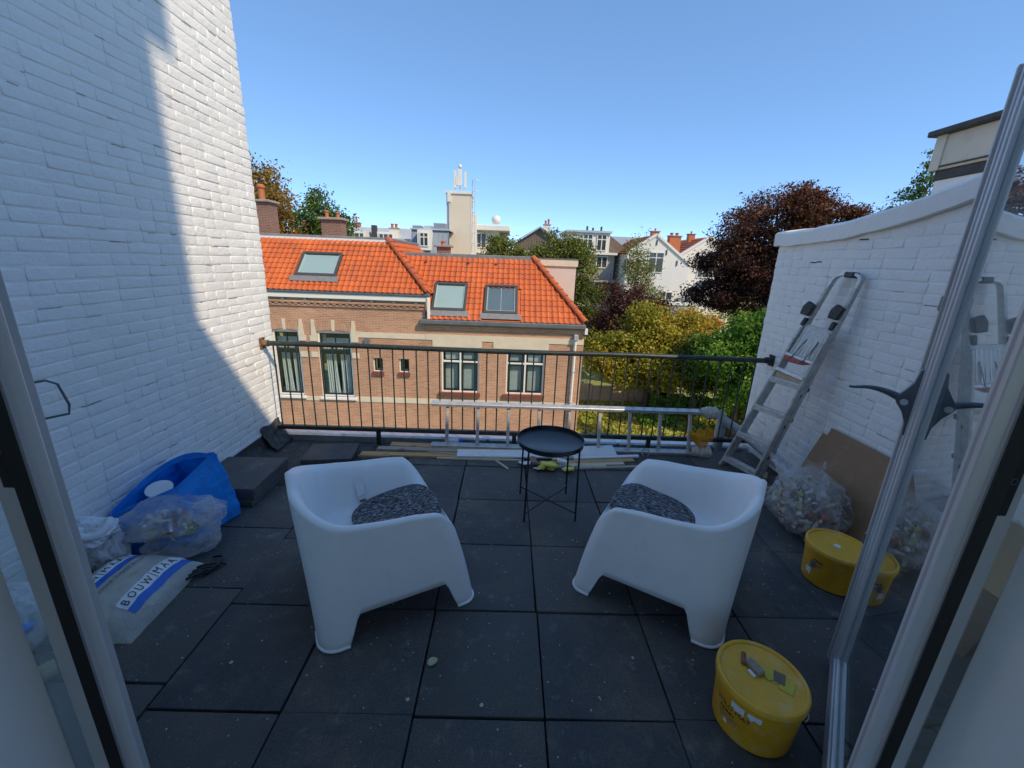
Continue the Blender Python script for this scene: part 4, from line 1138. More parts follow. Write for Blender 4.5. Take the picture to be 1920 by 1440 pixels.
# ============================================================ gardens and the houses across
GZ = -6.0
def lawn():
    t = NT('rough_grass_ground')
    n1 = t.noise(0.6, 5); n2 = t.noise(9, 6, 0.7)
    c = t.ramp(n1, [(0.3, (0.16, 0.19, 0.035)), (0.55, (0.30, 0.31, 0.075)), (0.75, (0.44, 0.37, 0.14))])
    c = t.mix(0.5, c, t.ramp(n2, [(0.3, (0.12, 0.15, 0.03)), (0.7, (0.40, 0.38, 0.13))]))
    t.col(c); t.rough(0.9); t.bump(n2, 0.08); return t.m
MAT['lawn'] = lawn()
g = MB().add([(-900, -900, GZ), (900, -900, GZ), (900, 2500, GZ), (-900, 2500, GZ)], [(0, 1, 2, 3)]).build('garden_ground', MAT['lawn'])
tag(g, kind='structure')

def brickmat(name, c1, c2, mortar, swap=False, bw=0.22, rh=0.0625, ms=0.010, squash=False):
    t = NT(name)
    sp = t.n('SeparateXYZ'); t.l(t.P(), sp.inputs[0])
    xy = t.math('ADD', sp.outputs[0], sp.outputs[1])
    cb = t.n('CombineXYZ')
    if swap: t.l(sp.outputs[2], cb.inputs[0]); t.l(xy, cb.inputs[1])
    else: t.l(xy, cb.inputs[0]); t.l(sp.outputs[2], cb.inputs[1])
    b = t.n('TexBrick'); b.offset = 0.5
    b.inputs['Scale'].default_value = 1.0; b.inputs['Brick Width'].default_value = bw; b.inputs['Row Height'].default_value = rh
    b.inputs['Mortar Size'].default_value = ms; b.inputs['Mortar Smooth'].default_value = 0.3
    b.inputs['Color1'].default_value = (*c1, 1); b.inputs['Color2'].default_value = (*c2, 1); b.inputs['Mortar'].default_value = (*mortar, 1)
    b.inputs['Bias'].default_value = -0.1
    t.l(cb.outputs[0], b.inputs['Vector'])
    c = t.mix(0.55, b.outputs['Color'], t.ramp(t.noise(1.1, 5), [(0.3, (0.72, 0.72, 0.72)), (0.7, (1.12, 1.1, 1.06))]), 'MULTIPLY')
    t.col(c); t.rough(0.85)
    t.bump(t.math('SUBTRACT', 1.0, b.outputs['Fac']), 0.006, 0.6)
    return t.m
MAT['brick'] = brickmat('tan_brickwork', (0.56, 0.275, 0.155), (0.41, 0.185, 0.105), (0.52, 0.42, 0.32))
MAT['soldier'] = brickmat('soldier_brickwork', (0.56, 0.28, 0.16), (0.42, 0.19, 0.11), (0.52, 0.42, 0.32), swap=True)
MAT['dkbrick'] = brickmat('brown_brickwork', (0.23, 0.125, 0.085), (0.16, 0.085, 0.06), (0.30, 0.25, 0.21))
MAT['redbrick'] = brickmat('red_sill_brick', (0.26, 0.06, 0.04), (0.19, 0.045, 0.03), (0.12, 0.08, 0.06), swap=False, bw=0.065, rh=0.2)
MAT['stone'] = simple('cream_stone_band', (0.66, 0.58, 0.44), 0.75, var=0.07, scale=2, dirt=(0.58, 0.50, 0.38))
MAT['wpaint'] = simple('white_window_paint', (0.78, 0.77, 0.73), 0.45, var=0.04)
MAT['dgreen'] = simple('dark_green_window_paint', (0.016, 0.024, 0.020), 0.35, var=0.2)
MAT['gutter'] = simple('grey_zinc_gutter', (0.16, 0.17, 0.185), 0.5, 0.3, var=0.2, scale=3)
MAT['lead'] = simple('lead_flashing', (0.22, 0.22, 0.22), 0.6, 0.2, var=0.2, scale=6)
MAT['skyframe'] = simple('grey_skylight_frame', (0.085, 0.085, 0.085), 0.45, 0.3, var=0.15)
MAT['curtain'] = simple('grey_white_curtain', (0.78, 0.79, 0.76), 0.85, var=0.06)
MAT['room'] = simple('dim_room', (0.05, 0.055, 0.055), 0.9)
MAT['skyblind'] = simple('pale_roof_blind', (0.55, 0.64, 0.62), 0.7, var=0.03, scale=1)
MAT['skydark'] = simple('grey_roof_blind', (0.20, 0.235, 0.26), 0.5, var=0.05, scale=1)
def tilemat():
    t = NT('orange_clay_tile')
    oi = t.n('ObjectInfo').outputs['Random']
    n1 = t.noise(1.3, 5)
    c = t.ramp(n1, [(0.25, (0.50, 0.098, 0.020)), (0.75, (0.66, 0.155, 0.034))])
    c = t.mix(t.math('MULTIPLY', t.math('POWER', oi, 2.0), 0.75), c, (0.40, 0.105, 0.040))
    d = t.ramp(t.noise(14, 8, 0.7), [(0.60, (0, 0, 0)), (0.76, (1, 1, 1))])
    c = t.mix(t.math('MULTIPLY', d, 0.28), c, (0.20, 0.07, 0.03))
    t.col(c); t.rough(0.5); return t.m
MAT['tile'] = tilemat()

def wall_openings(x0, x1, z0, z1, Y, holes, depth, mb):
    """front wall sheet at y = Y with rectangular holes and their reveals"""
    xs_ = sorted({x0, x1, *[h[0] for h in holes], *[h[1] for h in holes]}); zs_ = sorted({z0, z1, *[h[2] for h in holes], *[h[3] for h in holes]})
    for i in range(len(xs_)-1):
        for j in range(len(zs_)-1):
            cx_, cz_ = (xs_[i]+xs_[i+1])/2, (zs_[j]+zs_[j+1])/2
            if any(h[0] < cx_ < h[1] and h[2] < cz_ < h[3] for h in holes): continue
            mb.add([(xs_[i], Y, zs_[j]), (xs_[i+1], Y, zs_[j]), (xs_[i+1], Y, zs_[j+1]), (xs_[i], Y, zs_[j+1])], [(0, 1, 2, 3)])
    for a, b, c, d in holes:
        mb.add([(a, Y, c), (a, Y+depth, c), (a, Y+depth, d), (a, Y, d)], [(0, 1, 2, 3)])
        mb.add([(b, Y, c), (b, Y, d), (b, Y+depth, d), (b, Y+depth, c)], [(0, 1, 2, 3)])
        mb.add([(a, Y, d), (a, Y+depth, d), (b, Y+depth, d), (b, Y, d)], [(0, 1, 2, 3)])
        mb.add([(a, Y, c), (b, Y, c), (b, Y+depth, c), (a, Y+depth, c)], [(0, 1, 2, 3)])
def rect_frame(mb, x0, x1, z0, z1, y0, y1, w):
    mb.box((x0, y0, z0), (x0+w, y1, z1)); mb.box((x1-w, y0, z0), (x1, y1, z1))
    mb.box((x0+w, y0, z0), (x1-w, y1, z0+w)); mb.box((x0+w, y0, z1-w), (x1-w, y1, z1)); return mb
def roof_tile_mesh(w, g):
    mb = MB(); n = 7
    prof = [0.0, -0.006, -0.010, -0.006, 0.008, 0.030, 0.022, 0.006]
    def z(i): return prof[i]
    top = [(-w/2 + (w+0.012)*i/n, g*1.0, z(i)) for i in range(n+1)]
    bot = [(-w/2 + (w+0.012)*i/n, -0.035 - (0.006 if 2 < i < 7 else 0), z(i)+0.026) for i in range(n+1)]
    lip = [(p[0], p[1]+0.004, p[2]-0.022) for p in bot]
    mb.v = top+bot+lip; m = n+1
    for i in range(n):
        mb.f.append((i, m+i, m+i+1, i+1)); mb.f.append((m+i, 2*m+i, 2*m+i+1, m+i+1))
    return mb.mesh('roof_tile', MAT['tile'], smooth='auto', recalc=False)
def lay_tiles(root, O, U, V, w, g, rows, cols, keep, limit=300):
    """tiles on the plane O + U*x + V*y"""
    N = U.cross(V).normalized(); me = roof_tile_mesh(w, g); L = []
    M0 = Matrix((U, V, N)).transposed()
    r = random.Random(int(abs(O.x)*100))
    for j in range(rows):
        for i in range(cols):
            x, y = (i+0.5)*w, j*g
            if keep(x, y+g*0.5, i, j): L.append((x, y))
    rest = []
    for k, (x, y) in enumerate(L):
        P_ = O + U*x + V*y + N*0.012
        M = Matrix.Translation(P_) @ (M0 @ Euler((r.uniform(-0.008, 0.008), r.uniform(-0.012, 0.012), r.uniform(-0.008, 0.008))).to_matrix()).to_4x4()
        if k < limit:
            o = link('roof_tile', me, root); o.matrix_world = M
        else: rest.append((me, M))
    if rest: merged('roof_tiles', rest, MAT['tile'], root)
def ridge_caps(root, a, b, n, r, name='hip_tile'):
    a, b = Vector(a), Vector(b); d = (b-a)/n
    mb = MB(); Lc = d.length*1.06; q = 9
    for i in range(2):
        rr = r*(1.0 if i == 0 else 0.86)
        for k in range(q): t = math.pi*k/(q-1); mb.v.append((rr*math.cos(t), i*Lc, rr*math.sin(t)*0.9+ (0.02 if i == 0 else 0)))
    for k in range(q): t = math.pi*k/(q-1); mb.v.append(((r-0.02)*math.cos(t), 0.003, (r-0.02)*math.sin(t)*0.9+0.02))
    for k in range(q-1): mb.f.append((k, q+k, q+k+1, k+1)); mb.f.append((k, k+1, 2*q+k+1, 2*q+k))
    me = mb.mesh(name, MAT['tile'], smooth='auto', recalc=False)
    dn = d.normalized(); up = Vector((0, 0, 1)); up = (up-dn*up.dot(dn)).normalized(); rt = dn.cross(up)
    M0 = Matrix((rt, dn, up)).transposed().to_4x4()
    for i in range(n):
        o = link(name, me, root); o.matrix_world = Matrix.Translation(a+d*i) @ M0
def skylight(root, O, U, V, x0, x1, y0, y1, blind, bar=False):
    N = U.cross(V).normalized(); M = Matrix((U, V, N)).transposed().to_4x4(); M.translation = O
    mb = MB(); w = 0.095
    for a, b in (((x0, y0, 0.0), (x0+w, y1, 0.085)), ((x1-w, y0, 0.0), (x1, y1, 0.085)), ((x0+w, y0, 0.0), (x1-w, y0+w*1.3, 0.085)), ((x0+w, y1-w, 0.0), (x1-w, y1, 0.105))): mb.box(a, b, M)
    o = mb.build('skylight', MAT['skyframe'], root, bevel=0.008)
    MB().box((x0+w+0.01, y0+w*1.3+0.01, 0.020), (x1-w-0.01, y1-w-0.01, 0.026), M).build('blind', blind, o)
    mb = MB(); ww = 0.03
    for a, b in (((x0+w, y0+w*1.3, 0.03), (x0+w+ww, y1-w, 0.06)), ((x1-w-ww, y0+w*1.3, 0.03), (x1-w, y1-w, 0.06)), ((x0+w+ww, y0+w*1.3, 0.03), (x1-w-ww, y0+w*1.3+ww, 0.06))): mb.box(a, b, M)
    mb.build('inner_frame', MAT['wpaint'], o)
    if bar: MB().box(((x0+x1)/2-0.008, y0+w*1.3+ww, 0.028), ((x0+x1)/2+0.008, y1-w, 0.034), M).build('glazing_bar', MAT['wpaint'], o)
    MB().box((x0+w, y0+w*1.3, 0.062), (x1-w, y1-w, 0.066), M).build('pane', MAT['pane'], o)
    MB().box((x0-0.12, y0-0.26, 0.048), (x1+0.12, y0+0.01, 0.062), M).build('flashing', MAT['lead'], o, bevel=0.004)
    return o
def chimney(root, x0, x1, y0, y1, z0, z1, mat, pots, parent_kind='chimney', pr=0.10):
    c = MB().box((x0, y0, z0), (x1, y1, z1)).build('chimney', mat, root)
    MB().box((x0-0.10, y0-0.10, z1), (x1+0.10, y1+0.10, z1+0.10)).build('cap', MAT['concrete'], c, bevel=0.02)
    for (px_, h) in pots:
        MB().lathe([(pr, 0), (pr*0.9, h*0.75), (pr*1.25, h*0.78), (pr*1.25, h*0.9), (pr*0.8, h)], 12, c=(px_, (y0+y1)/2, z1+0.10)).build('pot', MAT['pot'], c, smooth='auto')
    return c
MAT['concrete'] = simple('weathered_concrete', (0.30, 0.28, 0.25), 0.85, var=0.2, scale=5)
MAT['pot'] = simple('terracotta_pot', (0.45, 0.14, 0.045), 0.6, var=0.15, scale=8)

YH = 15.0
# ---------------- taller house on the left
HA = thing('brick_house', 'tan brick house with tall curtained windows and one wide skylight', 'house', (0, 0, 0))
tw = [(-8.50, -7.53, -3.48, -1.02), (-6.88, -5.65, -3.50, -1.02)]
sw = [(-4.91, -4.55, -2.46, -1.94), (-3.95, -3.58, -2.46, -1.94)]
mb = MB(); wall_openings(-13.0, -2.95, GZ, 0.20, YH, tw+sw, 0.14, mb)
mb.add([(-2.95, YH, GZ), (-2.95, 24, GZ), (-2.95, 24, 0.4), (-2.95, YH, 0.4)], [(0, 1, 2, 3)])
mb.build('wall', MAT['brick'], HA, recalc=False)
for i, (a, b, c, d) in enumerate(tw):
    w = rect_frame(MB(), a, b, c, d, YH+0.05, YH+0.15, 0.065).build('window', MAT['wpaint'], HA)
    zt = -1.78
    mb = rect_frame(MB(), a+0.065, b-0.065, c+0.065, zt-0.03, YH+0.07, YH+0.13, 0.055); rect_frame(mb, a+0.065, b-0.065, zt+0.03, d-0.065, YH+0.07, YH+0.13, 0.045)
    mb.box((a+0.065, YH+0.06, zt-0.03), (b-0.065, YH+0.14, zt+0.03)); mb.box(((a+b)/2-0.02, YH+0.075, zt+0.03), ((a+b)/2+0.02, YH+0.125, d-0.07))
    mb.build('sash', MAT['dgreen'], w)
    MB().box((a+0.1, YH+0.10, c+0.1), (b-0.1, YH+0.104, d-0.1)).build('pane', MAT['pane'], w)
    for (u0, u1) in ((0.10, 0.47), (0.53, 0.93)):
        mb = MB(); xa, xb = a+(b-a)*u0, a+(b-a)*u1
        def cur(u, v, xa=xa, xb=xb, c=c, d=d):
            x = xa+(xb-xa)*u; fl = 1-0.14*v
            return (xa+(xb-xa)*(u*fl+0.03), YH+0.28+0.035*math.sin(u*34+1.2*math.sin(v*2)), c+0.02+(-1.86-c)*v)
        mb.grid(cur, 40, 6); mb.build('curtain', MAT['curtain'], w, smooth=True)
    mb = MB(); mb.grid(lambda u, v: (a+(b-a)*u, YH+0.30+0.02*math.sin(u*60), -1.72+(0.42)*v), 50, 3); mb.build('curtain', MAT['curtain'], w, smooth=True)
    MB().box((a, YH+0.75, c), (b, YH+0.8, d)).build('room_back', MAT['room'], w)
    MB().box((a-0.06, YH-0.09, c-0.10), (b+0.06, YH+0.10, c)).build('sill', MAT['wpaint'], w, bevel=0.01)
    # brick arch and cream stones
    mb = MB(); n = 12; zc = d+0.30
    def arch(u, v):
        x = a-0.02+(b-a+0.04)*u; bow = 0.07*math.sin(u*math.pi)
        return (x, YH-0.022, d-0.005+bow*0.9 + (0.30)*v)
    mb.grid(arch, 14, 2); mb.build('arch', MAT['soldier'], w)
    mb = MB(); mb.grid(lambda u, v: (a+(b-a)*u, YH+0.02+0.03*v, d-0.02+0.075*math.sin(u*math.pi)*1.0 + 0.0*v - 0.0), 12, 2)
    mx = (a+b)/2
    for x0, x1, x2, x3 in ((mx-0.05, mx+0.05, mx+0.065, mx-0.065), (a-0.20, a+0.01, a-0.06, a-0.16), (b-0.01, b+0.20, b+0.16, b+0.06)):
        zb_ = d+0.02 if abs(x0-mx) < 0.1 else d-0.16
        MB().prism([(x0, zb_), (x1, zb_), (x2, d+0.42), (x3, d+0.42)], Matrix(((1, 0, 0, 0), (0, 0, -1, YH-0.002), (0, 1, 0, 0), (0, 0, 0, 1))), 0.03).build('stone', MAT['stone'], w)
    for x0, x1 in ((a-0.26, a-0.001), (b+0.001, b+0.26)):
        MB().box((x0, YH-0.026, -1.98), (x1, YH+0.0, -1.78)).build('stone', MAT['stone'], w)
        MB().box((x0, YH-0.028, d-0.36), (x1, YH+0.0, d-0.16)).build('stone', MAT['stone'], w)
for (a, b, c, d) in sw:
    w = rect_frame(MB(), a, b, c, d, YH+0.07, YH+0.13, 0.05).build('window', MAT['wpaint'], HA)
    rect_frame(MB(), a+0.05, b-0.02, c+0.05, d-0.02, YH+0.06, YH+0.12, 0.04).build('sash', MAT['dgreen'], w)
    MB().box((a, YH+0.10, c), (b, YH+0.105, d)).build('pane', MAT['pane'], w); MB().box((a, YH+0.5, c), (b, YH+0.55, d)).build('room_back', MAT['room'], w)
    MB().box((a-0.03, YH-0.07, c-0.14), (b+0.03, YH+0.02, c)).build('sill', MAT['redbrick'], w)
    MB().box((a-0.04, YH-0.004, d), (b+0.04, YH+0.02, d+0.12)).build('lintel', MAT['soldier'], w)
for x0, x1, z0, z1 in ((-5.45, -2.952, -1.19, -0.99), (-5.63, -2.952, -3.66, -3.46), (-7.50, -6.92, -3.66, -3.50), (-13, -8.56, -3.66, -3.46)):
    MB().box((x0, YH-0.024, z0), (x1, YH+0.01, z1)).build('stone_band', MAT['stone'], HA)
MB().box((-5.17, YH-0.10, -1.42), (-4.97, YH, -1.22)).build('vent_cover', MAT['gutter'], HA, bevel=0.02)
# eaves
MB().box((-13, 14.86, 0.17), (-2.78, 14.94, 0.34)).build('fascia', MAT['wpaint'], HA, bevel=0.01)
MB().box((-13, 14.81, 0.34), (-2.75, 15.02, 0.47)).build('gutter', MAT['gutter'], HA, bevel=0.03)
MB().box((-13, 14.94, 0.20), (-2.80, 15.05, 0.26)).build('soffit', MAT['lead'], HA)
for k in range(13):
    x = -12.6+0.78*k; MB().box((x-0.06, 14.90, 0.09), (x+0.06, 15.0, 0.17)).build('bracket', MAT['lead'], HA)
mb = MB()
for k in range(44):
    x = -12.9+0.2255*k; mb.box((x-0.055, YH-0.075, -0.06), (x+0.055, YH+0.0, 0.0))
mb.box((-13, YH-0.05, -0.125), (-2.955, YH+0.0, -0.065)); mb.box((-13, YH-0.09, 0.0), (-2.95, YH+0.0, 0.07))
mb.build('dentil_course', MAT['brick'], HA)
MB().box((-2.84, 14.80, -0.42), (-2.76, 15.0, 0.33)).build('corner_board', MAT['wpaint'], HA, bevel=0.01)
# roof
rfA = MB().add([(-13, 14.84, 0.44), (-2.80, 14.84, 0.44), (-4.65, 16.8, 2.24), (-13, 16.8, 2.24), (-2.80, 24, 0.44), (-4.65, 22, 2.24), (-13, 24, 2.24)],
               [(0, 1, 2, 3), (1, 4, 5, 2), (3, 2, 5, 6)]).build('roof', MAT['tile'], HA, recalc=False)
O = Vector((-13, 14.84, 0.45)); U = Vector((1, 0, 0)); V = Vector((0, 1.96, 1.80)).normalized(); SLn_ = math.hypot(1.96, 1.80); gA = SLn_/10.5
hipx = lambda y: 10.2 - 1.85*y/SLn_
skA = (5.40, 6.86, 0.62, 1.80)
lay_tiles(rfA, O, U, V, 0.197, gA, 11, 52, lambda x, y, i, j: 2.35 < x < hipx(y)-0.02 and y < SLn_ and not (skA[0]-0.06 < x < skA[1]+0.06 and skA[2]-0.22 < y < skA[3]+0.03))
skylight(rfA, O, U, V, *skA, MAT['skyblind'])
ridge_caps(rfA, (-2.78, 14.80, 0.50), (-4.65, 16.8, 2.30), 10, 0.13)
V2 = Vector((-1.85, 0, 1.80)).normalized(); O2 = Vector((-2.80, 14.7, 0.45))
lay_tiles(rfA, O2, Vector((0, 1, 0)), V2, 0.2, 0.25, 10, 34, lambda x, y, i, j: x > 0.2+y*0.85, limit=0)
mb = MB().box((-13, 16.74, 2.22), (-4.62, 16.92, 2.34)); mb.box((-4.74, 16.92, 2.22), (-4.56, 22, 2.34)); mb.build('roof_edging', MAT['lead'], rfA, bevel=0.02)
MB().box((-13, 16.70, 2.17), (-4.6, 16.745, 2.25)).build('edge_trim', MAT['wpaint'], rfA)
chimney(rfA, -10.72, -10.02, 18.6, 19.3, 2.2, 3.62, MAT['dkbrick'], [(-10.42, 0.62)], pr=0.13)
chimney(rfA, -7.95, -7.12, 18.7, 19.3, 2.2, 3.04, MAT['dkbrick'], [(-7.80, 0.30), (-7.34, 0.24)], pr=0.08)

# ---------------- lower house on the right
HB = thing('brick_house', 'tan brick house with two skylights, blinds behind paired windows and a white downpipe', 'house')
pw = [(-2.38, -1.00, -3.16, -1.42), (0.02, 1.42, -3.16, -1.46)]
mb = MB(); wall_openings(-2.948, 2.82, GZ, -0.55, YH, pw, 0.14, mb)
mb.add([(2.82, YH, GZ), (2.82, 22, GZ), (2.82, 22, -0.5), (2.82, YH, -0.5)], [(0, 1, 2, 3)])
mb.build('wall', MAT['brick'], HB, recalc=False)
for i, (a, b, c, d) in enumerate(pw):
    w = rect_frame(MB(), a, b, c, d, YH+0.05, YH+0.13, 0.05).build('window', MAT['wpaint'], HB)
    mx = (a+b)/2; zt = -1.98
    mb = MB().box((mx-0.03, YH+0.045, c+0.05), (mx+0.03, YH+0.125, d-0.05)); mb.box((a+0.05, YH+0.04, zt-0.03), (b-0.05, YH+0.12, zt+0.03)); mb.build('mullion', MAT['wpaint'], w)
    for (x0, x1) in ((a+0.055, mx-0.035), (mx+0.035, b-0.055)):
        lo_ = rect_frame(MB(), x0, x1, c+0.055, zt-0.035, YH+0.055, YH+0.115, 0.07).build('sash', MAT['dgreen'], w)
        if (i == 0) == (x0 > mx): rect_frame(MB(), x0, x1, zt+0.035, d-0.055, YH+0.055, YH+0.115, 0.06).build('sash', MAT['dgreen'], w)
        for (z0, z1) in ((c+0.08, zt-0.06), (zt+0.05, d-0.07)):
            MB().box((x0+0.03, YH+0.085, z0), (x1-0.03, YH+0.089, z1)).build('pane', MAT['pane'], w)
            mb = MB(); zz = z0+0.01
            while zz < z1:
                mb.box((x0+0.07, YH+0.20, zz), (x1-0.05, YH+0.215, zz+0.034)); zz += 0.046
            mb.build('blind', MAT['curtain'], w)
    MB().box((a, YH+0.6, c), (b, YH+0.65, d)).build('room_back', MAT['room'], w)
    MB().box((a-0.10, YH-0.10, c-0.16), (b+0.06, YH+0.03, c-0.01)).build('sill', MAT['redbrick'], w)
for x0, x1, z0, z1 in ((-2.944, 2.81, -3.66, -3.46), (-2.944, 2.81, -1.19, -0.98)):
    MB().box((x0, YH-0.024, z0), (x1, YH+0.01, z1)).build('stone_band', MAT['stone'], HB)
for x0, x1 in ((-2.70, -0.90), (-0.48, 1.55)):
    MB().box((x0, YH-0.026, -1.43), (x1, YH+0.01, -1.19)).build('lintel_stone', MAT['stone'], HB)
MB().box((-3.12, 14.78, -0.60), (2.82, 15.0, -0.43)).build('gutter', MAT['gutter'], HB, bevel=0.03)
MB().box((-2.94, 14.88, -0.64), (2.76, 15.0, -0.58)).build('soffit', MAT['dkbrick'], HB)
MB().box((-2.94, YH-0.05, -0.80), (2.80, YH, -0.64)).build('cornice', MAT['brick'], HB)
MB().box((2.80, 14.82, -0.78), (2.90, 15.1, -0.58)).build('corner_board', MAT['wpaint'], HB)
dn = MB().tube([(2.50, YH-0.10, -1.0), (2.50, YH-0.10, GZ)], 0.045, 10).build('downpipe', MAT['wpaint'], HB, smooth='auto')
MB().box((2.42, YH-0.19, -1.02), (2.58, YH-0.01, -0.80)).build('hopper', MAT['pvc'], dn, bevel=0.02)
for z in (-2.2, -3.4, -4.6): MB().box((2.44, YH-0.16, z), (2.56, YH, z+0.03)).build('clip', MAT['pvc'], dn)
rfB = MB().add([(-2.93, 14.88, -0.42), (2.78, 14.88, -0.42), (0.95, 17.3, 1.76), (-4.25, 17.3, 1.76), (2.78, 22, -0.42), (0.95, 22, 1.76), (-4.2, 22, 1.76), (-2.93, 15.74, 0.356)],
               [(0, 1, 2, 3, 7), (1, 4, 5, 2), (3, 2, 5, 6)]).build('roof', MAT['tile'], HB, recalc=False)
O = Vector((-4.2, 14.88, -0.41)); V = Vector((0, 2.42, 2.18)).normalized(); SB = math.hypot(2.42, 2.18); gB = SB/12.2
hipb = lambda y: 6.98 - 1.83*y/SB
s1, s2 = (1.43, 2.68, 0.36, 1.72), (3.33, 4.56, 0.30, 1.70)
vents = [(-3.2, 2.75), (-1.55, 2.75), (-0.45, 2.75)]
lay_tiles(rfB, O, U, V, 0.2035, gB, 13, 36, lambda x, y, i, j: (1.33 if y < 0.45*SB else 1.33-1.5*(y/SB-0.42)/0.58) < x < hipb(y)-0.04 and y < SB-0.05 and not any(s[0]-0.04 < x < s[1]+0.04 and s[2]-0.22 < y < s[3]+0.02 for s in (s1, s2)))
skylight(rfB, O, U, V, *s1, MAT['skyblind']); skylight(rfB, O, U, V, *s2, MAT['skydark'], True)
N_ = U.cross(V).normalized()
for vx in (-3.25, -1.60, -0.52):
    p = O + U*(vx+4.2) + V*2.82 + N_*0.06
    MB().prism([(-0.06, -0.05), (0.06, -0.05), (0.0, 0.07)], (lambda M: (setattr(M, 'translation', p), M)[1])(Matrix((U, V, N_)).transposed().to_4x4()), 0.03).build('vent_tile', MAT['tar'], rfB)
ridge_caps(rfB, (2.80, 14.84, -0.36), (0.95, 17.3, 1.83), 11, 0.12)
mb = MB().box((-4.2, 17.26, 1.76), (1.0, 17.44, 1.86)); mb.build('roof_edging', MAT['lead'], rfB, bevel=0.02)
MB().box((-4.2, 17.22, 1.70), (0.95, 17.265, 1.78)).build('edge_trim', MAT['lead'], rfB)
st = MB().box((0.2, 18.4, GZ), (2.86, 22.5, 1.60)).build('rear_wing', MAT['stone2'] if 'stone2' in MAT else simple('pinkish_render', (0.60, 0.53, 0.47), 0.8, var=0.05, scale=1.2), HB)
MB().box((0.15, 18.33, 1.52), (2.92, 22.6, 1.80)).build('parapet', MAT['stone'], st, bevel=0.01)
MB().box((0.13, 18.31, 1.80), (2.94, 22.6, 1.84)).build('parapet_cap', MAT['gutter'], st)
chimney(rfB, -3.1, -2.55, 18.6, 19.0, 1.76, 2.12, MAT['dkbrick'], [(-2.85, 0.16)], pr=0.10)

# ============================================================ houses farther off
MAT['fwhite'] = simple('far_white_render', (0.72, 0.70, 0.65), 0.8, var=0.05, scale=0.5)
MAT['fcream'] = simple('far_cream_render', (0.66, 0.58, 0.46), 0.8, var=0.05, scale=0.5)
MAT['fgrey'] = simple('far_grey_render', (0.36, 0.33, 0.29), 0.85, var=0.1, scale=0.7)
MAT['fzinc'] = simple('far_zinc_roof', (0.46, 0.50, 0.54), 0.5, 0.2, var=0.12, scale=0.6)
MAT['fslate'] = simple('far_slate', (0.24, 0.28, 0.33), 0.6, 0.1, var=0.15, scale=0.8)
MAT['fglass'] = simple('far_window_glass', (0.05, 0.06, 0.07), 0.12, var=0.2, scale=1)
MAT['fwood'] = simple('far_brown_boards', (0.17, 0.13, 0.10), 0.85, var=0.25, scale=3)
def fwin(par, x0, x1, z0, z1, Y, cols=2, tr=None, frame='fwhite'):
    w = rect_frame(MB(), x0, x1, z0, z1, Y-0.08, Y+0.02, 0.10)
    for k in range(1, cols): xm = x0+(x1-x0)*k/cols; w.box((xm-0.05, Y-0.07, z0+0.1), (xm+0.05, Y+0.01, z1-0.1))
    if tr: w.box((x0+0.1, Y-0.065, tr-0.05), (x1-0.1, Y+0.005, tr+0.05))
    o = w.build('window', MAT[frame], par)
    MB().box((x0+0.06, Y-0.02, z0+0.06), (x1-0.06, Y-0.012, z1-0.06)).build('pane', MAT['fglass'], o)
    return o
# grey mansard house with a white dormer
f1 = thing('mansard_house', 'grey zinc mansard house with a white dormer window left of the tower', 'house')
MB().box((-11.3, 50, GZ), (-7.2, 58, 2.2)).build('wall', MAT['fwhite'], f1)
r1 = MB().add([(-11.4, 49.9, 2.2), (-7.1, 49.9, 2.2), (-7.1, 51.2, 4.75), (-11.4, 51.2, 4.75), (-7.1, 58, 4.75), (-11.4, 58, 4.75), (-11.4, 58, 2.2)], [(0, 1, 2, 3), (3, 2, 4, 5), (0, 3, 5, 6)]).build('roof', MAT['fslate'], f1)
for k in range(9): x = -11.2+0.5*k; MB().bar((x, 49.88, 2.2), (x, 51.18, 4.75), 0.05, 0.06).build('seam', MAT['fslate'], r1)
MB().box((-11.5, 50.9, 4.75), (-7.0, 58, 4.92)).build('roof_edge', MAT['fzinc'], r1)
d1 = MB().box((-10.45, 49.7, 2.5), (-8.95, 51.2, 4.70)).build('dormer', MAT['fwhite'], f1)
fwin(d1, -10.2, -9.2, 2.9, 4.4, 49.68, 2, 3.9)
MB().box((-9.0, 52, 4.9), (-7.6, 54, 5.6)).build('roof_unit', MAT['fslate'], f1); MB().box((-10.3, 53, 4.9), (-9.4, 55, 5.35)).build('roof_unit', MAT['fzinc'], f1)
# long zinc-roofed terrace
f2 = thing('terrace_house', 'row house with long pale zinc roof and small white dormers behind the brick chimney', 'house')
MB().box((-26, 56, GZ), (-11.8, 64, 3.4)).build('wall', MAT['fgrey'], f2)
r2 = MB().add([(-26, 55.7, 3.4), (-11.8, 55.7, 3.4), (-11.8, 58.5, 5.25), (-26, 58.5, 5.25), (-11.8, 64, 5.3), (-26, 64, 5.3)], [(0, 1, 2, 3), (3, 2, 4, 5)]).build('roof', MAT['fzinc'], f2)
for k in range(24): x = -25.7+0.6*k; MB().bar((x, 55.68, 3.42), (x, 58.48, 5.27), 0.05, 0.06).build('seam', MAT['fzinc'], r2)
for x0 in (-20.2, -16.6):
    dd = MB().box((x0, 55.2, 3.4), (x0+2.2, 57.5, 4.6)).build('dormer', MAT['fwhite'], f2); fwin(dd, x0+0.2, x0+2.0, 3.6, 4.4, 55.15, 3)
chimney(r2, -15.4, -14.3, 56.5, 57.2, 3.6, 5.1, MAT['fcream'], [(-15.1, 0.5), (-14.6, 0.5)], pr=0.18)
MB().box((-17.6, 56.2, 3.6), (-17.0, 56.8, 5.4)).build('flue', MAT['tar'], r2)
for x, h in ((-22.6, 0.9), (-21.3, 1.1)): chimney(r2, x, x+0.9, 60, 60.8, 5.2, 5.5+h*0.3, MAT['pot'], [(x+0.45, h*0.7)], pr=0.15)
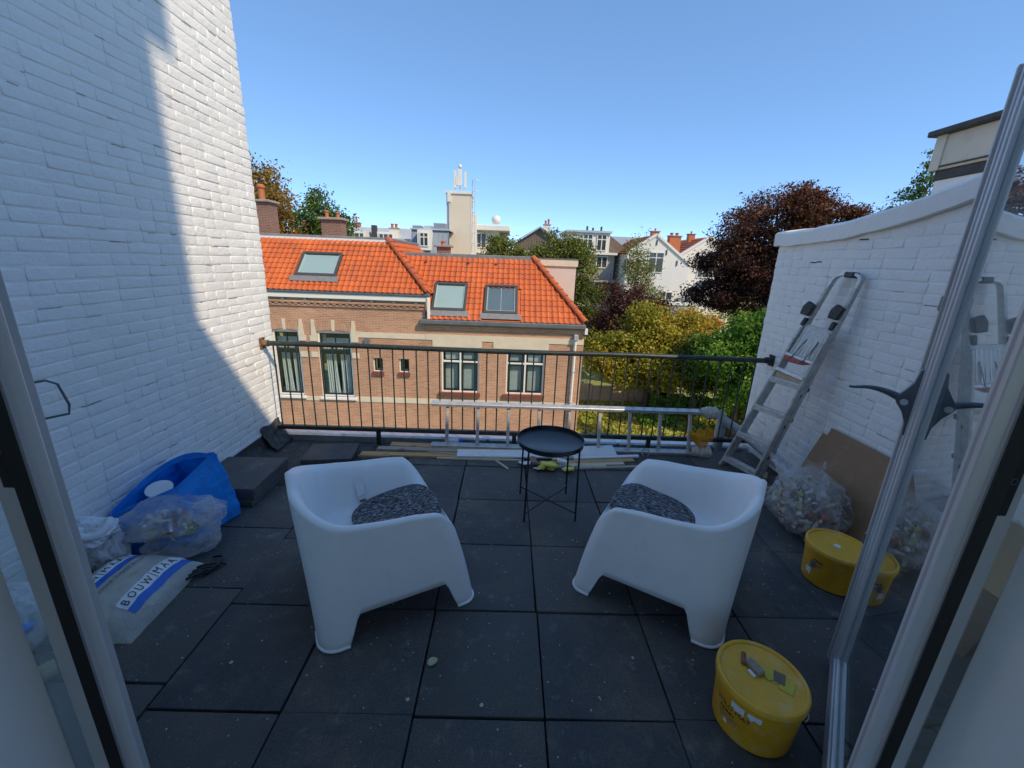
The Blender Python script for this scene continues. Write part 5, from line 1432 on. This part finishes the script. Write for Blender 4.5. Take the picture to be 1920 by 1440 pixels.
MB().box((-13.0, 59, 5.3), (-11.9, 61, 5.75)).build('roof_unit', MAT['fslate'], r2)
# terrace of white dormers just behind
f3 = thing('terrace_house', 'low row house with strip of white framed windows under a grey roof', 'house')
MB().box((-15.5, 52, GZ), (-11.4, 56, 3.5)).build('wall', MAT['fwhite'], f3)
for x0 in (-15.2, -14.0, -12.8): fwin(f3, x0, x0+1.0, 2.5, 3.35, 51.98, 2)
MB().box((-15.7, 51.7, 3.5), (-11.3, 56, 3.72)).build('roof', MAT['fzinc'], f3)
# tower with aerials
tw_ = thing('aerial_tower', 'tall cream rendered tower with mobile phone aerials on its roof', 'tower')
MB().box((-7.9, 55, GZ), (-4.95, 58.5, 9.25)).build('shaft', MAT['fcream'], tw_)
MB().box((-8.05, 54.85, 9.25), (-4.8, 58.6, 9.55)).build('roof_edge', MAT['fwhite'], tw_)
MB().tube([(-7.55, 54.88, 9.5), (-7.55, 54.88, 2)], 0.09, 8).build('downpipe', MAT['fzinc'], tw_); MB().box((-7.75, 54.7, 8.3), (-7.35, 55, 9.5)).build('hopper', MAT['fwhite'], tw_)
MB().box((-4.95, 56, GZ), (-4.3, 58, 7.1)).build('stair_shaft', MAT['fwhite'], tw_)
an = MB().tube([(-6.35, 56, 9.5), (-6.35, 56, 12.3)], 0.06, 8).build('mast', MAT['fzinc'], tw_)
for x, z0, z1, w in ((-6.95, 10.0, 11.9, 0.16), (-6.38, 10.25, 12.1, 0.26), (-5.72, 10.05, 11.8, 0.15), (-6.75, 10.3, 11.3, 0.12)):
    MB().box((x-w, 55.6, z0), (x+w, 55.8, z1)).build('aerial', MAT['fwhite'], an, bevel=0.03)
    MB().bar((x, 55.75, z0+0.3), (-6.35, 56, z0+0.3), 0.05, 0.05).build('arm', MAT['fzinc'], an)
MB().lathe([(0.0, -0.25), (0.18, -0.17), (0.25, 0), (0.18, 0.17), (0.0, 0.25)], 12, c=(-6.35, 56, 12.45), caps=False).build('radome', MAT['fwhite'], an, smooth=True)
MB().bar((-6.35-0.7, 55.7, 9.95), (-6.35+0.75, 55.7, 9.95), 0.06, 0.06).build('arm', MAT['fzinc'], an)
lg = MB().bar((-4.75, 54.9, 10.9), (-4.75, 54.9, 2.5), 0.09, 0.09).build('ladder_rail', MAT['fzinc'], tw_); MB().bar((-4.45, 54.9, 10.9), (-4.45, 54.9, 2.5), 0.05, 0.05).build('ladder_rail', MAT['fzinc'], tw_)
for k in range(7):
    z = 3.6+1.2*k; MB().tube([(-4.75, 54.9, z), (-4.3, 54.4, z), (-3.85, 54.9, z)], 0.028, 6).build('cage_hoop', MAT['fwhite'], lg)
# white flat-roofed building with balcony
f4 = thing('flat_roof_building', 'white flat-roofed building with balcony doors and a ball vent beside the tower', 'building')
MB().box((-4.9, 58, GZ), (-1.4, 66, 5.35)).build('wall', MAT['fcream'], f4); MB().box((-1.4, 60.5, GZ), (-0.3, 66, 5.35)).build('wall', MAT['fgrey'], f4)
MB().box((-5.0, 57, 5.35), (-0.05, 66, 6.0)).build('roof_band', MAT['fwhite'], f4, bevel=0.05)
fwin(f4, -4.5, -3.1, 3.2, 5.1, 57.97, 2)
MB().lathe([(0.0, -0.55), (0.45, -0.45), (0.62, 0), (0.45, 0.45), (0.0, 0.6)], 16, c=(-1.9, 58.5, 6.75), caps=False).build('ball_vent', MAT['fwhite'], f4, smooth=True)
bal = MB().box((-4.9, 56.6, 2.5), (-2.0, 58, 2.75)).build('balcony', MAT['fwhite'], f4)
for k in range(10): x = -4.7+0.3*k; MB().bar((x, 56.65, 2.75), (x, 56.65, 3.7), 0.04, 0.04).build('baluster', MAT['tar'], bal)
MB().bar((-4.9, 56.65, 3.7), (-1.9, 56.65, 3.7), 0.05, 0.05).build('handrail', MAT['tar'], bal)
# dark boarded gable
f5 = thing('gable_house', 'house with a dark brown boarded gable between the green trees', 'house')
MB().prism([(0.6, GZ), (7.4, GZ), (7.4, 4.0), (3.97, 6.1), (0.6, 4.0)], Matrix(((1, 0, 0, 0), (0, 0, 1, 60), (0, 1, 0, 0), (0, 0, 0, 1))), 7).build('wall', MAT['fgrey'], f5)
for k in range(18): x = 0.95+0.36*k; zt = 6.0-abs(x-3.97)*0.60; MB().box((x-0.15, 59.93, 3.3), (x+0.15, 60, zt)).build('board', MAT['fwood'], f5)
for sx in (-1, 1): MB().bar((3.97, 59.7, 6.2), (3.97+sx*3.7, 59.7, 3.98), 0.6, 0.16).build('verge', MAT['fzinc' if sx < 0 else 'fslate'], f5)
fwin(f5, 4.2, 6.4, 1.0, 3.0, 59.96, 3)
chimney(f5, 4.6, 5.5, 61, 61.8, 5.0, 6.6, MAT['fwhite'], [(4.85, 0.5), (5.25, 0.7)], pr=0.14)
# white dormer house
f6 = thing('dormer_house', 'white top-floor house with two tall windows above grey render', 'house')
MB().box((6.7, 50.4, 3.0), (11.45, 57, 5.1)).build('top_floor', MAT['fwhite'], f6)
MB().box((6.4, 50.1, 5.1), (11.6, 57, 5.32)).build('roof_edge', MAT['fzinc'], f6)
for x0 in (8.35, 9.95): fwin(f6, x0, x0+1.15, 3.15, 4.95, 50.38, 2, 4.4)
w6 = MB().box((6.5, 50.8, GZ), (12.3, 57, 2.75)).build('wall', MAT['fgrey'], f6)
MB().box((6.3, 50.3, 2.75), (12.5, 57, 3.0)).build('cornice', MAT['fwhite'], f6)
fwin(f6, 10.15, 11.5, 1.25, 2.6, 50.78, 2); fwin(f6, 8.9, 9.6, -1.6, 0.1, 50.78, 2); fwin(f6, 10.2, 12.0, -2.1, -0.2, 50.78, 2)
MB().box((8.4, 49.4, -0.30), (12.6, 50.8, -0.10)).build('balcony', MAT['fgrey'], f6)
for k in range(15): x = 8.5+0.29*k; MB().bar((x, 49.45, -0.1), (x, 49.45, 0.75), 0.04, 0.04).build('baluster', MAT['tar'], f6)
MB().prism([(11.45, 3.0), (14.4, 3.0), (11.45, 5.0)], Matrix(((1, 0, 0, 0), (0, 0, 1, 51), (0, 1, 0, 0), (0, 0, 0, 1))), 6).build('side_gable', MAT['fwood'], f6)
for x, h in ((9.2, 0.5), (9.9, 0.35), (10.9, 0.5)): MB().tube([(x, 53, 5.3), (x, 53, 5.5+h)], 0.12, 8).build('flue', MAT['tar'], f6)
# pale glass-house like roof
f7 = thing('zinc_roof_house', 'house with pale glazed zinc roof behind the birch', 'house')
MB().box((13.2, 62, GZ), (19.5, 68, 3.3)).build('wall', MAT['fgrey'], f7)
MB().prism([(13.0, 3.3), (19.7, 3.3), (18.6, 5.5), (14.3, 5.5)], Matrix(((1, 0, 0, 0), (0, 0, 1, 61.8), (0, 1, 0, 0), (0, 0, 0, 1))), 6).build('roof', MAT['fzinc'], f7)
# white gable houses with orange roofs
MAT['forange'] = simple('far_orange_tiles', (0.52, 0.13, 0.03), 0.65, var=0.25, scale=3)
def gable_house(x0, x1, xa, za, ze0, ze1, Y, label, win):
    o = thing('gable_house', label, 'house')
    MB().prism([(x0, GZ), (x1, GZ), (x1, ze1), (xa, za), (x0, ze0)], Matrix(((1, 0, 0, 0), (0, 0, 1, Y), (0, 1, 0, 0), (0, 0, 0, 1))), 9).build('wall', MAT['fwhite'], o)
    mb = MB(); e = 0.12
    mb.add([(x0-0.3, Y+0.35, ze0-0.05+e), (xa, Y+0.35, za+e), (xa, Y+9.2, za+e), (x0-0.3, Y+9.2, ze0-0.05+e), (x1+0.3, Y+0.35, ze1-0.05+e), (x1+0.3, Y+9.2, ze1-0.05+e)], [(0, 1, 2, 3), (1, 4, 5, 2)])
    rf_ = mb.build('roof', MAT['forange'], o)
    for k in range(9):
        f = k/9
        MB().bar((x0-0.3+(xa-x0+0.3)*f, Y+0.36, ze0+e+(za-ze0)*f+0.02), (x0-0.3+(xa-x0+0.3)*f, Y+9.2, ze0+e+(za-ze0)*f+0.02), 0.10, 0.09).build('tile_course', MAT['forange'], rf_)
    for (a, b) in (((x0-0.1, ze0), (xa, za)), ((xa, za), (x1+0.1, ze1))):
        MB().bar((a[0], Y+0.1, a[1]+0.12), (b[0], Y+0.1, b[1]+0.12), 0.5, 0.24).build('verge', MAT['fwhite'], o)
    for w_ in win: fwin(o, *w_)
    return o
g1 = gable_house(13.0, 20.0, 16.0, 4.9, 2.9, 1.9, 48, 'white gabled house with arched upper window and wall anchors beside the copper beech', [(15.35, 17.1, 1.0, 3.2, 47.98, 2, 2.6), (17.1, 18.6, -3.6, -1.0, 47.98, 2, -1.9), (14.3, 15.0, -3.2, -1.2, 47.98, 2)])
for x, z in ((16.1, 4.2), (17.3, 3.2), (18.6, 2.1)): MB().box((x-0.05, 47.9, z-0.28), (x+0.05, 48, z+0.28)).build('wall_anchor', MAT['tar'], g1)
chimney(g1, 16.75, 17.6, 52, 52.8, 3.2, 5.6, MAT['pot'], [(17.2, 0.3)], pr=0.10)
chimney(g1, 18.0, 19.3, 49.5, 50.3, 2.4, 5.0, MAT['pot'], [(18.3, 0.3), (18.9, 0.3)], pr=0.18)
g2 = gable_house(20.6, 28.5, 24.6, 5.3, 2.6, 2.6, 54, 'second white gabled house with orange tiled roof half hidden by the copper beech', [(23.6, 25.0, 0.5, 2.2, 53.98, 2)])
chimney(g2, 23.6, 24.4, 58, 58.8, 4.5, 5.9, MAT['pot'], [(24.0, 0.3)], pr=0.12)
lo2 = thing('garden_extension', 'low white extension with sloping parapet below the gabled house', 'building')
MB().prism([(19.2, GZ), (23, GZ), (23, -0.2), (21.2, 0.3), (19.6, -1.6), (19.2, -1.6)], Matrix(((1, 0, 0, 0), (0, 0, 1, 44), (0, 1, 0, 0), (0, 0, 0, 1))), 4).build('wall', MAT['fwhite'], lo2)
MB().box((15.5, 42.5, GZ), (19.0, 44, -2.0)).build('bay', MAT['fgrey'], lo2); MB().box((15.4, 42.4, -2.0), (19.1, 44.1, -1.8)).build('bay_roof', MAT['fwhite'], lo2)
# roofs at the end of the view
r_ = random.Random(3); x = -34.0; k = 0
adj = ['pale', 'grey', 'white', 'cream', 'slate grey', 'light grey']
while x < 40:
    w_ = r_.uniform(7, 12); h = r_.uniform(1.8, 4.0)
    if x > -30 and x < 26 or True:
        o = thing('far_house', 'distant flat-roofed town house on the skyline', 'house', group='skyline houses')
        MB().box((x, 82, GZ), (x+w_-0.05, 92, h)).build('wall', MAT[['fwhite', 'fgrey', 'fcream'][k % 3]], o)
        MB().box((x-0.02, 81.8, h), (x+w_-0.07, 92, h+0.35)).build('roof', MAT[['fzinc', 'fslate'][k % 2]], o)
        fwin(o, x+1.5, x+3.0, h-1.9, h-0.4, 81.96, 2); fwin(o, x+w_-3.2, x+w_-1.7, h-1.9, h-0.4, 81.96, 2)
    x += w_; k += 1

# ---------------- the neighbour's roof box above the right-hand wall
nb = thing('roof_box', 'cream boarded roof box with dark roofing edge above the low white wall', 'roof structure')
MB().box((3.6, -1.5, 2.53), (5.4, 3.93, 2.80)).build('side_panel', MAT['cream'], nb, bevel=0.005)
MB().box((3.585, 3.86, 2.53), (3.60, 3.945, 2.80)).build('corner_strip', MAT['cream'], nb)
MB().box((3.54, -1.5, 2.80), (5.45, 4.0, 2.845)).build('roof_edge', MAT['tar'], nb, bevel=0.008)
MB().box((3.615, -1.5, 2.45), (5.38, 3.91, 2.53)).build('plinth', MAT['tar'], nb, bevel=0.008)
MB().box((3.588, -1.5, 2.548), (3.600, 3.86, 2.560)).build('board_joint', MAT['tar'], nb)
MB().box((3.63, -1.5, -3.0), (5.36, 3.90, 2.45)).build('wall_below', MAT['paint'], nb)

# ---------------- garden wall
MAT['gwall'] = simple('stained_garden_wall', (0.46, 0.37, 0.29), 0.9, var=0.25, scale=1.6, dirt=(0.34, 0.25, 0.18))
gw = thing('garden_wall', 'pale stained garden wall of concrete panels below the yellowing tree', 'garden wall')
for k in range(7):
    x = 2.9+1.02*k
    MB().box((x, 22.4, GZ), (x+1.0, 22.52, -4.85+0.05*math.sin(k*2.1))).build('panel', MAT['gwall'], gw, bevel=0.01)
    MB().box((x-0.05, 22.36, GZ), (x+0.04, 22.40, -4.86)).build('post', MAT['concrete'], gw)
# ============================================================ trees and plants
def leafmat(name, stops, trans=0.35):
    t = NT(name)
    at = t.n('Attribute'); at.attribute_name = 'tone'
    c = t.ramp(at.outputs['Fac'], stops)
    t.col(c); t.rough(0.55); t.b.inputs['Specular IOR Level'].default_value = 0.3
    tl = t.n('BsdfTranslucent'); t.l(c, tl.inputs[0])
    mx = t.n('MixShader'); mx.inputs[0].default_value = trans; t.l(t.b.outputs[0], mx.inputs[1]); t.l(tl.outputs[0], mx.inputs[2])
    t.l(mx.outputs[0], t.out.inputs[0]); return t.m
LM = {
 'green': leafmat('green_leaves', [(0.0, (0.045, 0.090, 0.018)), (0.5, (0.095, 0.170, 0.030)), (1.0, (0.19, 0.26, 0.05))]),
 'olive': leafmat('olive_green_leaves', [(0.0, (0.080, 0.115, 0.020)), (0.5, (0.17, 0.20, 0.035)), (1.0, (0.30, 0.29, 0.06))]),
 'bright': leafmat('bright_green_leaves', [(0.0, (0.045, 0.130, 0.015)), (0.5, (0.11, 0.26, 0.028)), (1.0, (0.30, 0.40, 0.05))]),
 'copper': leafmat('copper_leaves', [(0.0, (0.026, 0.011, 0.011)), (0.45, (0.058, 0.022, 0.015)), (0.8, (0.16, 0.055, 0.020)), (1.0, (0.27, 0.10, 0.030))], 0.2),
 'red': leafmat('dark_red_leaves', [(0.0, (0.030, 0.011, 0.013)), (0.6, (0.075, 0.025, 0.022)), (1.0, (0.15, 0.060, 0.036))], 0.2),
 'yellow': leafmat('yellowing_leaves', [(0.0, (0.15, 0.18, 0.02)), (0.4, (0.36, 0.34, 0.04)), (0.75, (0.52, 0.42, 0.055)), (1.0, (0.58, 0.28, 0.05))]),
 'brown': leafmat('browning_chestnut_leaves', [(0.0, (0.12, 0.125, 0.022)), (0.45, (0.28, 0.18, 0.035)), (1.0, (0.44, 0.24, 0.05))]),
 'birch': leafmat('pale_birch_leaves', [(0.0, (0.11, 0.145, 0.035)), (0.5, (0.22, 0.25, 0.065)), (1.0, (0.36, 0.34, 0.12))]),
 'grass': leafmat('rough_grass_blades', [(0.0, (0.22, 0.27, 0.03)), (0.5, (0.42, 0.44, 0.07)), (1.0, (0.60, 0.52, 0.18))]),
}
MAT['bark'] = simple('grey_brown_bark', (0.095, 0.075, 0.055), 0.9, var=0.35, scale=6, bump=0.02, bscale=12)
def leaf_mesh(name, C, size, mat, rg, tone, up=0.35, out=None):
    n = len(C)
    nrm = rg.normal(size=(n, 3)); nrm[:, 2] += up
    if out is not None: nrm += out*0.8
    nrm /= np.linalg.norm(nrm, axis=1)[:, None]
    a = rg.normal(size=(n, 3)); a -= nrm*(a*nrm).sum(1)[:, None]; a /= np.linalg.norm(a, axis=1)[:, None]
    b = np.cross(nrm, a)
    s = size*rg.uniform(0.6, 1.25, size=(n, 1))
    v = np.empty((n, 4, 3))
    v[:, 0] = C - a*s*0.55; v[:, 1] = C + b*s*0.32 + nrm*s*0.08; v[:, 2] = C + a*s*0.55 - nrm*s*0.06; v[:, 3] = C - b*s*0.32 + nrm*s*0.08
    me = bpy.data.meshes.new(name)
    me.vertices.add(4*n); me.vertices.foreach_set('co', v.reshape(-1))
    me.loops.add(4*n); me.loops.foreach_set('vertex_index', np.arange(4*n, dtype=np.int32))
    me.polygons.add(n); me.polygons.foreach_set('loop_start', np.arange(0, 4*n, 4, dtype=np.int32))
    me.update(calc_edges=True)
    at = me.attributes.new('tone', 'FLOAT', 'FACE'); at.data.foreach_set('value', np.clip(tone, 0, 1).astype(np.float32))
    me.materials.append(mat); return me
def tree(name, label, base, lobes, nclump, per, leaf, mat, seed, clump=0.42, group=None, cat='tree', trunk_r=0.22, limbs=9, tonef=None, flat=0.7, droop=0.0):
    rg = np.random.default_rng(seed)
    o = thing(name, label, cat, base, 0, group)
    L0 = np.array(lobes, float); ex = []
    for q in range(5*len(L0)):
        l_ = L0[q % len(L0)]; dd = rg.normal(size=3); dd[2] += 0.5; dd /= np.linalg.norm(dd)
        f_ = rg.uniform(0.22, 0.40); ex.append(np.concatenate([l_[:3] + dd*l_[3:6]*rg.uniform(0.85, 1.02), l_[3:6]*f_]))
    L = np.concatenate([L0*np.array([1, 1, 1, 0.93, 0.93, 0.93]), np.array(ex)]); wt = (L[:, 3]*L[:, 4]*L[:, 5])**0.7; wt /= wt.sum()
    idx = rg.choice(len(L), nclump, p=wt)
    d = rg.normal(size=(nclump, 3)); d /= np.linalg.norm(d, axis=1)[:, None]
    r = 1 - 0.62*rg.random(nclump)**1.7
    wob = 1 + 0.09*np.clip(rg.normal(size=nclump), -2, 1.6)
    ctr = L[idx, :3] + d*L[idx, 3:6]*(r*np.clip(wob, 0.55, 1.35))[:, None]
    ctone = rg.normal(0.45, 0.20, nclump)
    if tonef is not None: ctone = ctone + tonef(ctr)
    k = rg.poisson(per, nclump) + 2
    ci = np.repeat(np.arange(nclump), k)
    cs = clump*rg.uniform(0.55, 1.4, nclump)
    off = np.clip(rg.normal(size=(len(ci), 3)), -1.5, 1.5)*cs[ci][:, None]*np.array([1, 1, flat]); off[:, 2] -= droop*(off[:, 0]**2+off[:, 1]**2)
    C = ctr[ci] + off
    tone = ctone[ci] + rg.normal(0, 0.16, len(ci))
    B = np.array(base)
    me = leaf_mesh('crown', C-B, leaf, LM[mat], rg, tone, out=d[ci])
    link('crown', me, o)
    cen = L0[:, :3].mean(0)
    top = Vector(L0[np.argmax(L0[:, 2]), :3]) - Vector(base)
    mb = MB(); mid = Vector((top.x*0.35, top.y*0.35, (cen[2]-base[2])*0.6))
    pts = [Vector((0, 0, 0)), Vector((0.06, 0.03, mid.z*0.5)), mid, mid.lerp(top, 0.6), top]
    mb.tube(pts, [trunk_r*1.25, trunk_r, trunk_r*0.85, trunk_r*0.5, trunk_r*0.15], 9)
    for i in rg.choice(nclump, min(limbs, nclump), replace=False):
        e = Vector(ctr[i]) - Vector(base); s = mid.lerp(top, float(rg.uniform(-0.25, 0.55)))
        m_ = s.lerp(e, 0.5) + Vector((0, 0, 0.12*(e-s).length))
        mb.tube([s, m_, e], [trunk_r*0.42, trunk_r*0.26, trunk_r*0.06], 6)
    mb.build('trunk', MAT['bark'], o, smooth=True)
    return o
tree('chestnut_tree', 'browning chestnut tree beside the brick chimney with the tall pot', (-13.4, 24, GZ), [(-13.9, 24, 3.6, 1.9, 1.8, 2.6), (-12.6, 24, 2.6, 1.1, 1.2, 2.1), (-13.5, 24, 1.2, 2.0, 1.8, 1.8)], 420, 46, 0.17, 'brown', 1, 0.34)
tree('leafy_tree', 'green tree behind the brick chimney with two small pots', (-13.3, 30, GZ), [(-13.3, 30, 3.4, 1.5, 1.5, 2.1), (-12.1, 30, 2.4, 1.5, 1.4, 1.9), (-14.5, 30, 2.4, 1.3, 1.4, 2.2)], 340, 42, 0.18, 'green', 2, 0.34)
tree('leafy_tree', 'round olive green tree beside the cream tower', (-0.3, 36, GZ), [(-0.5, 36, 1.4, 1.6, 1.5, 2.2), (1.0, 36, 0.9, 1.2, 1.3, 1.8), (-1.7, 36, 0.6, 1.0, 1.2, 1.5)], 330, 42, 0.19, 'olive', 3, 0.34)
tree('leafy_tree', 'tall olive green tree standing behind the rear wing of the brick house', (4.6, 30, GZ), [(3.3, 30, 2.0, 1.4, 1.4, 1.6), (4.6, 30, 0.8, 1.6, 1.5, 2.0), (5.3, 29.8, -1.2, 1.3, 1.3, 1.9), (5.6, 29.5, -3.2, 1.0, 1.1, 1.6), (2.1, 30, 1.3, 0.9, 1.1, 1.3)], 430, 42, 0.18, 'olive', 4, 0.34, trunk_r=0.2)
tree('birch_tree', 'slender pale birch before the white gabled house', (11.0, 37, GZ), [(10.9, 37, 2.4, 0.95, 1.0, 2.2), (11.2, 37, 0.6, 1.5, 1.3, 1.7), (12.4, 37, -0.6, 0.9, 1.0, 1.4)], 210, 30, 0.15, 'birch', 5, 0.36, trunk_r=0.12, droop=0.6)
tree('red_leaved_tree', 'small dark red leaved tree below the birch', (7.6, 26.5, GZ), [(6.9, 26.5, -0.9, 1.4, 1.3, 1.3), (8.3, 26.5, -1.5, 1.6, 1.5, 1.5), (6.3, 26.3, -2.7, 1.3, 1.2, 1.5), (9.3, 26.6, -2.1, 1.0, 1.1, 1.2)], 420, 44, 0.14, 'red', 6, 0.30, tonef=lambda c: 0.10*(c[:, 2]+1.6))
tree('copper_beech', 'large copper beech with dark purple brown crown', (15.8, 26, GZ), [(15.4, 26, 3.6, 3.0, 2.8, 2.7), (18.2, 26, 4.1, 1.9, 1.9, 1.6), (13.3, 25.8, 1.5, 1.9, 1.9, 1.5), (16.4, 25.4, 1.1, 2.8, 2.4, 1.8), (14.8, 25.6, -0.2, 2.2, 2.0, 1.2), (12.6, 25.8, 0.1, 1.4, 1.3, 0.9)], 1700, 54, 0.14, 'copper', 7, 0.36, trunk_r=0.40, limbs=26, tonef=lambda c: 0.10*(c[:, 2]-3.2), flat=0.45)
tree('chestnut_tree', 'yellowing chestnut tree overhanging the garden wall', (7.6, 21.3, GZ), [(7.3, 21.2, -1.7, 1.6, 1.5, 1.3), (9.3, 21.2, -1.7, 1.4, 1.3, 1.1), (5.2, 20.9, -2.9, 1.2, 1.2, 1.1), (7.9, 20.4, -3.1, 1.6, 1.2, 1.3), (6.2, 20.6, -3.2, 1.3, 1.2, 1.2)], 1000, 46, 0.15, 'yellow', 8, 0.27, tonef=lambda c: 0.13*(c[:, 0]-7.4)*(c[:, 2] > -2.2) - 0.05, trunk_r=0.2)
tree('leafy_tree', 'bright green maple beside the end of the low white wall', (10.4, 17.6, GZ), [(10.4, 17.6, -1.3, 1.1, 1.1, 1.25), (9.1, 17.6, -2.0, 0.9, 0.9, 0.9), (11.2, 17.5, -1.5, 1.0, 1.0, 1.3), (10.6, 17.3, -3.1, 1.2, 1.0, 1.1)], 640, 46, 0.135, 'bright', 9, 0.24, trunk_r=0.14)
tree('leafy_tree', 'dark green shrubby tree between the yellowing chestnut and the maple', (9.4, 19.6, GZ), [(9.2, 19.6, -2.6, 1.2, 1.1, 1.2), (10.4, 19.8, -3.2, 1.5, 1.1, 1.2)], 330, 44, 0.14, 'green', 10, 0.28, trunk_r=0.12)
tree('poplar_tree', 'narrow dark green tree showing above the low white wall', (10.9, 12, GZ), [(11.0, 12, 4.0, 0.28, 0.3, 1.1), (10.85, 12, 3.1, 0.42, 0.4, 0.9), (10.35, 12, 3.0, 0.3, 0.3, 0.55)], 130, 30, 0.07, 'green', 11, 0.11, trunk_r=0.10, limbs=5)
# clipped hedge and low plants
def shrub(name, label, x0, x1, y0, y1, z0, z1, n, leaf, mat, seed, cat='hedge', group=None):
    rg = np.random.default_rng(seed); o = thing(name, label, cat, ((x0+x1)/2, (y0+y1)/2, z0), 0, group)
    C = np.stack([rg.uniform(x0, x1, n), rg.uniform(y0, y1, n), z0+(z1-z0)*rg.random(n)**0.7], 1)
    C[:, 2] += 0.10*np.sin(C[:, 0]*5.1)*(C[:, 2]-z0)/(z1-z0) + rg.normal(0, 0.04, n)
    me = leaf_mesh('foliage', C-np.array(o.location), leaf, LM[mat], rg, rg.normal(0.5, 0.22, n)); link('foliage', me, o)
    mb = MB()
    for k in range(6):
        x = (k-2.5)/6*(x1-x0); mb.tube([(x, 0, 0), (x+0.06, 0.03, (z1-z0)*0.75)], [0.04, 0.015], 6)
    mb.build('stems', MAT['bark'], o); return o
shrub('clipped_hedge', 'clipped green hedge standing on the rough lawn', 7.6, 11.9, 20.0, 20.7, GZ, -4.72, 9000, 0.13, 'bright', 12)
shrub('ivy_shrub', 'dark ivy shrub on the end of the garden wall', 8.1, 9.2, 21.2, 22.0, GZ, -4.2, 2600, 0.13, 'green', 13, 'shrub')
shrub('leafy_shrub', 'loose green shrub beside the drain pipe corner', 10.6, 13.2, 17.0, 18.4, GZ, -4.3, 6000, 0.14, 'olive', 14, 'shrub')
shrub('leafy_shrub', 'low sprawling green plant on the lawn before the hedge', 6.6, 8.4, 18.6, 19.5, GZ, -5.3, 2600, 0.12, 'bright', 15, 'shrub')
# rough grass
rg = np.random.default_rng(40); n = 26000
C = np.stack([rg.uniform(2.9, 15, n), rg.uniform(13.5, 22.3, n), np.full(n, GZ)], 1); C[:, 2] += rg.uniform(0.02, 0.28, n)
me = leaf_mesh('tall_grass', C, 0.22, LM['grass'], rg, rg.normal(0.5, 0.25, n)+0.25*np.sin(C[:, 0]*1.1)*np.cos(C[:, 1]*1.3), up=-0.0)
tag(link('tall_grass', me), 'rough yellow green grass growing wild in the garden', 'grass', kind='stuff')
